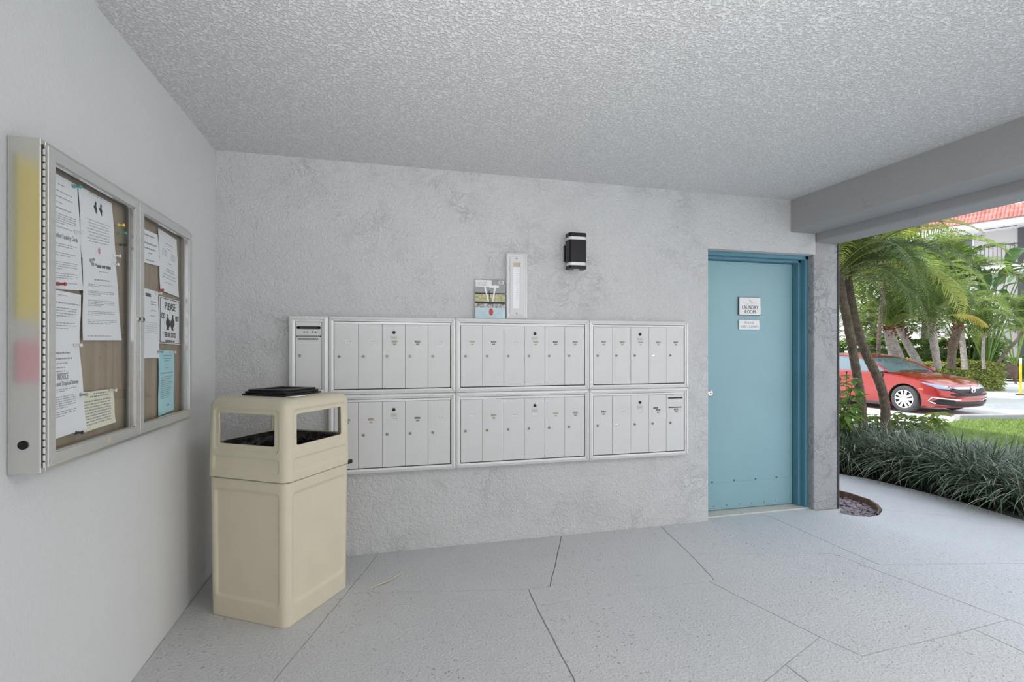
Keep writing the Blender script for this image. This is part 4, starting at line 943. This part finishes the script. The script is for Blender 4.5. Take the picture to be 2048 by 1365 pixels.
def shrub(label, base, pts, size, seed, m=None):
    # whorls of leaves on thin stems
    rr = random.Random(seed); t = thing('shrub', label, 'shrub', base)
    for p in pts:
        tip = Vector(p)-Vector(base); b0 = Vector((rr.uniform(-.1, .1), rr.uniform(-.1, .1), 0))
        st = MB().tube([b0, b0.lerp(tip, .5)+Vector((0, 0, .04)), tip], [.008, .006, .004], 5).build('stem', M['twig'], t)
        lv = MB()
        for w_ in range(3):
            c_ = tip-Vector((0, 0, w_*.09))
            for k in range(8):
                a_ = k*PI/4+rr.uniform(-.2, .2)+w_; s_ = size*rr.uniform(.75, 1.15); el = rr.uniform(-.55, .3); d = Vector((math.cos(a_)*math.cos(el), math.sin(a_)*math.cos(el), math.sin(el))); sd = d.cross(Vector((0, 0, 1))).normalized()*s_*.20
                lv.add([c_, c_+d*s_*.3+sd*.8, c_+d*s_*.65+sd, c_+d*s_+Vector((0, 0, -s_*.2)), c_+d*s_*.65-sd, c_+d*s_*.3-sd*.8], [(0, 1, 2, 3, 4, 5)])
        lv.build('leaf_whorl', m or M['shrub'], st, fix=False)
    return t
rr = random.Random(3)
Zs = 6.0
shrub('glossy green shrub standing right behind the pier', at(1672, 900, Zs), [at(rr.uniform(1664, 1712), rr.uniform(750, 850), Zs+rr.uniform(-.3, .3)) for k in range(13)], .15, 4)
shrub('low yellow-green leafy shrub at the foot of the curved palm trunk', at(1800, 885, 6.6), [at(1742+k*9+rr.uniform(-5, 5), rr.uniform(822, 858), 6.9+rr.uniform(-.3, .3)) for k in range(16)], .17, 5, M['frond_pale'])

# ------------------------------------------------------------------ far apartment house
VPX = 205; fa = YAW+math.atan((VPX-1024)/FPX)
u_ = Vector((math.sin(fa), math.cos(fa), 0)); B0 = at(2048, HOR, 25.6); B0.z = 0
bang = math.atan2(u_.y, u_.x)                  # local +x runs away to the left in the photograph, local -y ... faces us
apt = thing('apartment_house', 'white three-storey apartment house with balconies and a clay tile roof edge', 'building', (B0.x, B0.y, 0), bang)
fy = 1 if Matrix.Rotation(-bang, 3, 'Z').__matmul__(Vector((-B0.x, -B0.y, 0))).y > 0 else -1
Rinv = Matrix.Rotation(-bang, 3, 'Z')
def fl_(px, py, off=0.0):
    # local (x, z) on the plane y = fy*off of the house
    e = Rinv @ (EYE-Vector((B0.x, B0.y, 0))); d = Rinv @ ray(px, py); t_ = (fy*off-e.y)/d.y; p = e+d*t_; return p.x, p.z
zs1 = fl_(2048, 533)[1]; ze = fl_(2048, 446, 1.2)[1]; zs0 = fl_(2048, 604)[1]-.1 ; fh = 2.72; zs0 = zs1-fh
def bx_(x0, x1, o0, o1, z0, z1, mb=None): mb = mb or MB(); a_, b_ = sorted((fy*o0, fy*o1)); return mb.box(x0, x1, a_, b_, z0, z1)
XA, XB = -14, 26
bx_(XA, XB, -8, -.0, -.4, ze+.3).build('wall', M['bwall'], apt)
# slabs / balconies
bal = 1.2
xq = fl_(1951, 545, bal)[0]
for zz in (zs1, zs0):
    bx_(XA, xq, 0, bal, zz-.22, zz).build('balcony_slab', M['bwhite'], apt)
    bx_(xq, XB, 0, .12, zz-.22, zz).build('string_course', M['bwhite'], apt)
    rl = bx_(XA, xq, bal-.05, bal-.01, zz+.99, zz+1.05); bx_(XA, xq, bal-.05, bal-.01, zz+.08, zz+.11, rl)
    ro = rl.build('railing', M['iron'], apt)
    bm0 = MB().box(-.0055, .0055, -.0055, .0055, 0, .90); bo = bm0.build('baluster', M['iron'], ro); x = xq-.03; n = 0
    while n < 60:
        if n: b2 = bo.copy(); C.objects.link(b2); b2.parent = ro
        else: b2 = bo
        b2.location = (x, fy*(bal-.03), zz+.1)
        if n % 8 == 0: b2.scale = (2.2, 2.2, 1.1); b2.location.z = zz
        x -= .155; n += 1
bx_(XA, XB, -.3, bal+.25, ze, ze+.28).build('eave_fascia', M['bwhite'], apt)
sv = fl_(2000, 455, .9); bx_(sv[0]-.6, sv[0]+.6, .7, .85, ze-.01, ze+.01).build('soffit_vent', M['dark'], apt)
# roof tiles: rows of barrel tiles on the sloping edge
tm = MB(); tw = .15; rise = .74; nrow = 3
zr0 = ze+.28
for r in range(nrow):
    x = -10.0
    while x < 24:
        z0 = zr0+rise*r/nrow; z1 = zr0+rise*(r+1)/nrow+.03; y0 = bal+.30-.7*r/nrow; y1 = bal+.30-.7*(r+1)/nrow
        vs = []
        for (yy, zz, k) in ((y0+.07, z0, 1), (y1+.03, z1, .9)):
            for a_ in (0, .25, .5, .75, 1): vs.append((x+tw*a_, fy*(yy+.05*math.sin(a_*PI)*k), zz+.035*math.sin(a_*PI)*k))
        tm.add(vs, [(i, i+1, i+6, i+5) for i in range(4)] + [(0, 1, 2, 3, 4)])
        x += tw
tag(tm.build('roof_tiles', M['tile'], apt, fix=False), 'rows of red clay barrel tiles', kind='stuff')
bx_(XA, XB, -6, bal-.52, zr0, zr0+rise-.06).build('roof_deck', M['bwhite'], apt)
def hole(px0, py0, px1, py1, name, m, framem=None, bars=1):
    a_ = fl_(px0, py0); b_ = fl_(px1, py1); x0, x1 = sorted((a_[0], b_[0])); z0, z1 = sorted((a_[1], b_[1]))
    f = bx_(x0-.06, x1+.06, 0, .06, z0-.06, z1+.06).build(name, framem or M['bwhite'], apt)
    bx_(x0, x1, .055, .075, z0, z1).build('pane', m, f)
    for k in range(bars): zz = z0+(z1-z0)*(k+1)/(bars+1); bx_(x0, x1, .07, .10, zz-.03, zz+.03).build('glazing_bar', M['bwhite'], f)
    return f
hole(1912, 474, 1945, 520, 'window', M['glass_dark'])
hole(1912, 575, 1940, 620, 'window', M['glass_dark'])
hole(1723, 666, 1772, 704, 'window', M['glass_dark'])
hole(1905, 680, 1925, 712, 'window', M['glass_dark'], bars=0)
for (py0, py1) in ((458, 533), (566, 640), (655, 740)):
    a_ = fl_(2036, 600); x1 = a_[0]; z1 = {458: zs1+2.1, 566: zs0+2.1, 655: 1.9}[py0]; z0 = {458: zs1, 566: zs0, 655: -.25}[py0]
    f = bx_(x1-2.4, x1, 0, .05, z0, z1+.06).build('doorway', M['dark'], apt); bx_(x1-2.3, x1-.25, .045, .06, z0+.02, z1).build('pane', M['glass_dark'], f)
# background greenery beyond the palms: a couple of large leafy trees
def tree(label, base, H_, R1, n, seed, m, size=.22):
    t = thing('leafy_tree', label, 'tree', base); rr = random.Random(seed)
    MB().tube([(0, 0, 0), (.1, .05, H_*.4), (.0, .1, H_*.75)], [.16, .12, .06], 8).build('trunk', M['bark_grey'], t)
    cs = [(Vector((rr.uniform(-R1, R1)*.6, rr.uniform(-R1, R1)*.6, H_*rr.uniform(.45, 1))), rr.uniform(.4, .7)*R1) for _ in range(9)]
    def gen(r):
        c_, rad = r.choice(cs); a_ = r.uniform(0, 2*PI); z = r.uniform(-1, 1); q_ = math.sqrt(1-z*z)*rad*r.uniform(.7, 1); return (c_.x+math.cos(a_)*q_, c_.y+math.sin(a_)*q_, c_.z+z*rad*.8)
    tag(leaf_cloud(n, gen, size, seed, .5).build('foliage', m, t, fix=False), kind='stuff')
tree('bright leafy tree filling the gap behind the near palm crowns', at(1745, 740, 21), 4.6, 2.2, 7000, 21, M['frond_pale'])
tree('leafy green tree behind the palm with the boot crown', at(1850, 740, 20), 4.2, 1.6, 5000, 22, M['shrub'])

# ------------------------------------------------------------------ car
wc = at(1813, 800, 12.5); heading = math.radians(-87.5)
hv = Vector((math.cos(heading), math.sin(heading), 0)); lv = Vector((-hv.y, hv.x, 0))
co = Vector((wc.x, wc.y, -.262)) - hv*1.40 + lv*.80
car = thing('car', 'shiny red four-door car parked on the sunlit driveway', 'car', co, heading)
PL = [(2.31, 0), (2.305, .30), (2.27, .52), (2.19, .68), (2.05, .79), (1.80, .86), (1.40, .893), (.9, .90), (.3, .90), (-.3, .90), (-.9, .90), (-1.3, .895), (-1.7, .875), (-2.0, .83), (-2.2, .72), (-2.29, .5), (-2.32, .25), (-2.32, 0)]
def cat_(pts, n):
    out = []
    for i in range(len(pts)-1):
        p0, p1, p2, p3 = [Vector(pts[min(max(j, 0), len(pts)-1)]) for j in (i-1, i, i+1, i+2)]
        for k in range(n): u = k/n; out.append(.5*((2*p1)+(p2-p0)*u+(2*p0-5*p1+4*p2-p3)*u*u+(3*p1-p0-3*p2+p3)*u**3))
    out.append(Vector(pts[-1])); return out
def interp(tb, x):
    for (a_, b_), (c_, d_) in zip(tb, tb[1:]):
        if min(a_, c_) <= x <= max(a_, c_): return b_+(d_-b_)*(x-a_)/(c_-a_)
    return tb[0][1] if abs(x-tb[0][0]) < abs(x-tb[-1][0]) else tb[-1][1]
ZSH = [(2.31, .66), (2.15, .70), (1.9, .775), (1.5, .855), (1.1, .91), (.8, .94), (0, .955), (-1.5, .99), (-2.0, 1.01), (-2.32, .97)]
half_ = cat_(PL, 4)
outline = half_ + [Vector((p.x, -p.y)) for p in reversed(half_[1:-1])]
def cpt(p, z, inset=0, front=0):
    # point of the body surface above plan point p at height z
    k = 1-inset/.9; fx = max(0, (p.x-1.7)/.6); x = p.x - front*fx**1.5 - (inset*.5*fx); return (x, p.y*k, z)
lev = []
for (mode, val, ins, frt) in [('z', .16, .10, .12), ('z', .20, .045, .05), ('z', .28, .02, .01), ('z', .40, .0, -.0), ('z', .50, .0, .0), ('z', .60, .005, .03), ('s', -.10, .008, .05), ('s', -.03, .025, .09), ('s', .0, .06, .14)]:
    ring = []
    for p in outline:
        sh = interp(ZSH, p.x); z = min(val, sh-.12) if mode == 'z' and val > .5 else (val if mode == 'z' else sh+val)
        ring.append(cpt(p, z, ins, frt))
    lev.append(ring)
for (k, dz) in ((.86, .018), (.7, .032), (.45, .045), (.2, .052), (.02, .054)):
    ring = []
    for p in outline:
        sh = interp(ZSH, p.x); x, y, z = cpt(p, sh, .06, .14); ring.append((x*(.985 if k < .8 else .995), y*k, z+dz))
    lev.append(ring)
cb_ = MB(); n = len(outline)
for r in lev: cb_.v += r
for j in range(len(lev)-1):
    for i in range(n): cb_.f.append((j*n+i, j*n+(i+1) % n, (j+1)*n+(i+1) % n, (j+1)*n+i))
cb_.f.append(tuple(range(n))[::-1]); cb_.f.append(tuple((len(lev)-1)*n+i for i in range(n)))
body = cb_.build('body', M['car'], car, smooth=True)
cut = MB()
for x in (1.40, -1.30):
    for s_ in (-1, 1): cut.cyl((x, s_*.62, .325), (x, s_*1.2, .325), .375, 40)
cuto = cut.build('cutter', M['tyre'])
cuto.parent = car
md = body.modifiers.new('arches', 'BOOLEAN'); md.object = cuto; md.operation = 'DIFFERENCE'; md.solver = 'EXACT'
bpy.context.view_layer.update()
nm = bpy.data.meshes.new_from_object(body.evaluated_get(bpy.context.evaluated_depsgraph_get()))
body.modifiers.clear(); body.data = nm
if len(nm.materials) == 0: nm.materials.append(M['car'])
while len(nm.materials) > 1: nm.materials.pop(index=1)
for q_ in nm.polygons: q_.material_index = 0; q_.use_smooth = True
try: nm.set_sharp_from_angle(angle=math.radians(32))
except Exception: pass
bpy.data.objects.remove(cuto)
# cabin
RF = [(.98, .955), (.58, 1.17), (.22, 1.325), (-.08, 1.385), (-.45, 1.415), (-.9, 1.40), (-1.35, 1.31), (-1.75, 1.17), (-2.08, 1.03)]
def crs(x, o=0):
    zr = interp(RF, x)+o; f = min(max((zr-.955)/.45, 0), 1); yb2 = .80; yt = .80-.215*f
    return [(x, yb2+o, .93), (x, (yb2*.45+yt*.55)+.012+o, .93+(zr-.93)*.62), (x, yt+.02+o, zr-.05*f), (x, yt-.07, zr-.008), (x, yt*.5, zr+.012*f), (x, 0, zr+.018*f)]
def cabin(name, xs, sel, m, o=0, both=True):
    mb = MB(); rows = []
    for x in xs:
        q_ = crs(x, o); q_ = q_ + [(a_, -b_, c_) for a_, b_, c_ in reversed(q_[:-1])]; rows.append([q_[i] for i in sel])
    for r in rows: mb.v += r
    k = len(sel)
    for j in range(len(rows)-1):
        for i in range(k-1): mb.f.append((j*k+i, j*k+i+1, (j+1)*k+i+1, (j+1)*k+i))
    return mb.build(name, m, car, smooth=True)
xs_all = [.98-.0765*k for k in range(41)]
cabin('glasshouse', xs_all, list(range(11)), M['car_glass'])
cabin('roof', [.28-.08*k for k in range(20)], [2, 3, 4, 5, 6, 7, 8], M['car'], .008)
for s_ in (-1, 1):
    def cp(x, i): q_ = crs(x, .004)[i]; return (q_[0], s_*q_[1], q_[2])
    MB().tube([cp(x, 2) for x in [.96-.076*k for k in range(40)]], .026, 6).build('roof_rail', M['car'], car, smooth=True)
    MB().tube([(x, s_*.81, .945) for x in [.95, .3, -.8, -1.6]], .018, 6).build('belt_trim', M['black'], car, smooth=True)
    for x in (-.05, -.95): MB().tube([(x+.05, s_*.81, .94), cp(x, 1), cp(x-.03, 2)], .035, 6).build('door_pillar', M['black'], car)
    mr = MB().ball((.72, s_*1.0, 1.0), .12, 1.0, .95, .62, 12, 8); mr.tube([(.72, s_*.82, .95), (.72, s_*.95, .97)], .03, 6); mr.build('mirror', M['car'], car, smooth=True)
    for x in (-.1, -1.05): MB().tube([(x, s_*.895, .82), (x-.03, s_*.925, .822), (x-.17, s_*.925, .825), (x-.2, s_*.895, .825)], .012, 6).build('door_handle', M['car'], car)
    sg = MB()
    for x in (.88, -.12, -1.12): sg.box(x-.004, x+.004, s_*.88, s_*.905, .30, .93)
    sg.build('door_seam', M['ink'], car)
    MB().box(-.93, 1.02, s_*.80-.06, s_*.80+.06, .13, .22).build('side_skirt', M['tyre'], car, bevel=.02)
    for x in (1.40, -1.30):
        wh = thing('x', None, None); bpy.data.objects.remove(wh)
        cx, cy, cz = x, s_*.795, .325
        ty = MB(); prof = [(.215, -.09), (.235, -.105), (.29, -.105), (.317, -.085), (.325, -.05), (.325, .05), (.317, .085), (.29, .105), (.235, .105), (.215, .09)]
        nn_ = 44; vs = []; fs = []
        for k in range(nn_):
            a_ = 2*PI*k/nn_
            for (r, y) in prof: vs.append((cx+r*math.cos(a_), cy+y, cz+r*math.sin(a_)))
        m_ = len(prof)
        for k in range(nn_):
            for j in range(m_): fs.append((k*m_+j, k*m_+(j+1) % m_, ((k+1) % nn_)*m_+(j+1) % m_, ((k+1) % nn_)*m_+j))
        ty.add(vs, fs); wo_ = ty.build('tyre', M['tyre'], car, smooth=True)
        fy_ = cy+s_*.085
        MB().cyl((cx, cy+s_*.02, cz), (cx, cy+s_*.03, cz), .215, 32).build('wheel_well', M['ink'], wo_)
        rm = MB(); vs = []; fs = []
        for k in range(40):
            a_ = 2*PI*k/40
            for (r, y) in ((.222, .0), (.222, .095), (.205, .095), (.198, .03)): vs.append((cx+r*math.cos(a_), cy+s_*y, cz+r*math.sin(a_)))
        for k in range(40):
            for j in range(3): fs.append((k*4+j, k*4+j+1, ((k+1) % 40)*4+j+1, ((k+1) % 40)*4+j))
        rm.add(vs, fs)
        for k in range(5):
            a_ = 2*PI*k/5+.3
            for da in (-.26, .26):
                p0 = Vector((cx+.03*math.cos(a_), fy_, cz+.03*math.sin(a_))); a2 = a_+da; dx, dz = -math.sin(a_), math.cos(a_)
                r0, r1 = .03, .208; w0, w1 = .024, .030
                q0 = (cx+r0*math.cos(a_)+da*.08*dx, cz+r0*math.sin(a_)+da*.08*dz); q1 = (cx+r1*math.cos(a2), cz+r1*math.sin(a2))
                rm.prism([(q0[0]-dx*w0, q0[1]-dz*w0), (q0[0]+dx*w0, q0[1]+dz*w0), (q1[0]+dx*w1, q1[1]+dz*w1), (q1[0]-dx*w1, q1[1]-dz*w1)], 'y', fy_-.015, fy_+.002)
        rm.cyl((cx, fy_-.02, cz), (cx, fy_+.006, cz), .045, 18)
        rm.build('rim', M['wheel'], wo_)
        # wheel arch liner ring
        al = MB(); vs = []; fs = []
        for k in range(25):
            a_ = PI*k/24-.12+(.24*k/24-.0)
            for (r, y) in ((.372, .62), (.372, .885)): vs.append((cx+r*math.cos(a_), s_*y, cz+r*math.sin(a_)))
        for k in range(24): fs.append((k*2, k*2+1, k*2+3, k*2+2))
        al.add(vs, fs); al.build('arch_liner', M['ink'], car, fix=False)
# wrapped front details: strips between two (arc position, z) curves
arcl = [0]
for a_, b_ in zip(half_, half_[1:]): arcl.append(arcl[-1]+(b_-a_).length)
def plan(s):
    s = abs(s)
    for i in range(len(half_)-1):
        if arcl[i] <= s <= arcl[i+1]: u = (s-arcl[i])/(arcl[i+1]-arcl[i]); return half_[i].lerp(half_[i+1], u)
    return half_[-1]
def surf(s, z, off, side):
    p = plan(s); sh = interp(ZSH, p.x)
    tb = [(.16, .10, .12), (.20, .045, .05), (.28, .02, .01), (.40, 0, 0), (.50, 0, 0), (min(.60, sh-.12), .005, .03), (sh-.10, .008, .05), (sh-.03, .025, .09), (sh, .06, .14)]
    tb = sorted(tb); ins = frt = 0
    for a_, b_ in zip(tb, tb[1:]):
        if a_[0] <= z <= b_[0]+1e-6: u = (z-a_[0])/max(b_[0]-a_[0], 1e-6); ins = a_[1]+(b_[1]-a_[1])*u; frt = a_[2]+(b_[2]-a_[2])*u; break
    else:
        if z > sh: ins, frt = .06, .14
    x, y, z = cpt(p, z, ins, frt); nrm = Vector((max(0, (p.x-1.6))*1.4, p.y, 0)).normalized()
    return (x+nrm.x*off, side*(y+nrm.y*off), z)
def strip(name, m, lo, hi, off=.008, sides=(-1, 1), n=14, parent=None, thick=.012):
    if lo[0][0] > .1 and len(sides) == 2:
        return [strip(name, m, lo, hi, off, (sd_,), n, parent, thick) for sd_ in sides][0]
    mb = MB()
    for sd in sides:
        vs = []; 
        for i in range(n+1):
            u = i/n; s0 = lo[0][0]+(lo[-1][0]-lo[0][0])*u
            zl_ = interp(lo, s0); zh_ = interp(hi, s0); vs += [surf(s0, zl_, off, sd), surf(s0, (zl_+zh_)/2, off*1.15, sd), surf(s0, zh_, off, sd), surf(s0, zh_, off-thick, sd), surf(s0, zl_, off-thick, sd)]
        mb.add(vs, [(i*5+k, i*5+(k+1) % 5, (i+1)*5+(k+1) % 5, (i+1)*5+k) for i in range(n) for k in range(5)] + [(0, 1, 2, 3, 4), tuple(n*5+k for k in range(5))])
    return mb.build(name, m, parent or car, smooth=False)
strip('headlight', M['head'], [(.52, .585), (.80, .615), (1.18, .745)], [(.52, .665), (.85, .715), (1.18, .760)], .010)
strip('headlight_trim', M['black'], [(.40, .575), (.75, .59), (.80, .60)], [(.40, .595), (.75, .612), (.80, .615)], .012)
gr = strip('grille', M['black'], [(0, .50), (.35, .51), (.56, .56)], [(0, .64), (.35, .645), (.56, .66)], .012)
strip('chrome_bar', M['chrome'], [(0, .60), (.35, .605), (.54, .635)], [(0, .640), (.35, .645), (.54, .665)], .022, parent=gr)
strip('bumper_lip', M['wicker'] if False else M['black'], [(0, .44), (.45, .45), (.6, .47)], [(0, .50), (.45, .505), (.6, .50)], .010)
strip('lower_intake', M['black'], [(0, .21), (.55, .22), (.95, .27)], [(0, .31), (.55, .32), (.95, .33)], .010)
fg = strip('fog_recess', M['black'], [(.50, .25), (.8, .25), (.98, .27)], [(.50, .37), (.8, .39), (.98, .30)], .012)
strip('fog_trim', M['chrome'], [(.36, .350), (.7, .375), (.94, .405)], [(.36, .372), (.7, .40), (.94, .43)], .020, parent=fg)
for sd in (-1, 1): MB().tube([surf(.94, .42, .018, sd), surf(1.02, .33, .018, sd), surf(.93, .285, .018, sd), surf(.88, .275, .018, sd)], .014, 6).build('fog_trim', M['chrome'], fg)
strip('side_marker', M['amber'], [(1.12, .58), (1.22, .585)], [(1.12, .60), (1.22, .61)], .008)
strip('splitter', M['car'], [(0, .165), (.9, .17)], [(0, .195), (.9, .20)], .02)
em = MB(); ex = 2.31; ez = .60
em.prism([(-.045, ez-.05), (-.025, ez-.05), (-.030, ez+.05), (-.055, ez+.05)], 'x', ex-.02, ex+.03).prism([(.045, ez-.05), (.025, ez-.05), (.030, ez+.05), (.055, ez+.05)], 'x', ex-.02, ex+.03).box(ex-.02, ex+.03, -.028, .028, ez-.012, ez+.008)
em.tube([(ex+.018, y_, z_) for y_, z_ in ((-.05, ez-.06), (.05, ez-.06), (.07, ez-.02), (.078, ez+.05), (.06, ez+.065), (-.06, ez+.065), (-.078, ez+.05), (-.07, ez-.02), (-.05, ez-.06))], .007, 6)
em.build('emblem', M['chrome'], car)
MB().tube([(1.03, .5, .985), (1.0, .0, 1.0), (1.03, -.5, .985)], .012, 5).build('wiper', M['black'], car)

# ------------------------------------------------------------------ small things across the driveway
v = onz(2041, 791, -.27); bl = thing('bollard', 'yellow pipe bollard with a white top on the driveway', 'bollard', (v.x, v.y, -.27)); k = (v-EYE).dot(FW); hb_ = (791-716)/FPX*k
MB().cyl((0, 0, 0), (0, 0, hb_*.84), .035, 14).build('post', M['bollard'], bl); tag(MB().cyl((0, 0, hb_*.84), (0, 0, hb_), .035, 14).build('cap', M['white'], bl), 'white top'); MB().cyl((0, 0, 0), (0, 0, .03), .12, 14).build('foot', M['dark'], bl)
v = onz(2013, 768, -.27); ch = thing('wicker_chair', 'dark brown wicker armchair on a patio beyond the hedge', 'chair', (v.x, v.y, -.27), 2.2); cs = (768-728)/FPX*(v-EYE).dot(FW)/.86
for (x, y) in ((-.25, -.22), (.25, -.22), (-.25, .25), (.25, .25)): MB().cyl((x*1.15*cs, y*1.15*cs, 0), (x*cs, y*cs, .40*cs), .018, 6).build('leg', M['wicker'], ch)
MB().box(-.28*cs, .28*cs, -.26*cs, .28*cs, .38*cs, .45*cs).build('seat', M['wicker'], ch, bevel=.02)
mb = MB(); vs = []
for i in range(13):
    a_ = -.35+i*(PI+.7)/12; x = .32*cs*math.cos(a_); y = .28*cs*math.sin(a_); hgt = (.64+.22*max(0, math.sin(a_)))*cs
    vs += [(x, y, .40*cs), (x*1.12, y*1.12, hgt), (x*1.18, y*1.18, hgt), (x*1.06, y*1.06, .40*cs)]
mb.add(vs, [(i*4+k, i*4+(k+1) % 4, (i+1)*4+(k+1) % 4, (i+1)*4+k) for i in range(12) for k in range(4)]); mb.build('backrest', M['wicker'], ch)
v = onz(2022, 764, -.27); tb_ = thing('wicker_table', 'dark wicker patio box standing behind the wicker armchair', 'furniture', (v.x+.6, v.y+.6, -.27), .6)
MB().box(-.75, .75, -.4, .4, .15, .85).build('body', M['wicker'], tb_, bevel=.03); MB().box(-.8, .8, -.45, .45, .85, .9).build('top', M['wicker'], tb_)
for (x, y) in ((-.7, -.35), (.7, -.35), (-.7, .35), (.7, .35)): MB().box(x-.03, x+.03, y-.03, y+.03, 0, .16).build('leg', M['wicker'], tb_)
v = at(1699, 716, 19); ub = thing('utility_box', 'small white utility box behind the car roof', 'box', (v.x, v.y, -.27), .3)
MB().box(-.09*1.0, .09, -.1, .1, 0, 1.42).build('cabinet', M['white'], ub, bevel=.01); MB().box(-.11, .11, -.12, .12, 1.42, 1.47).build('lid', M['white'], ub)
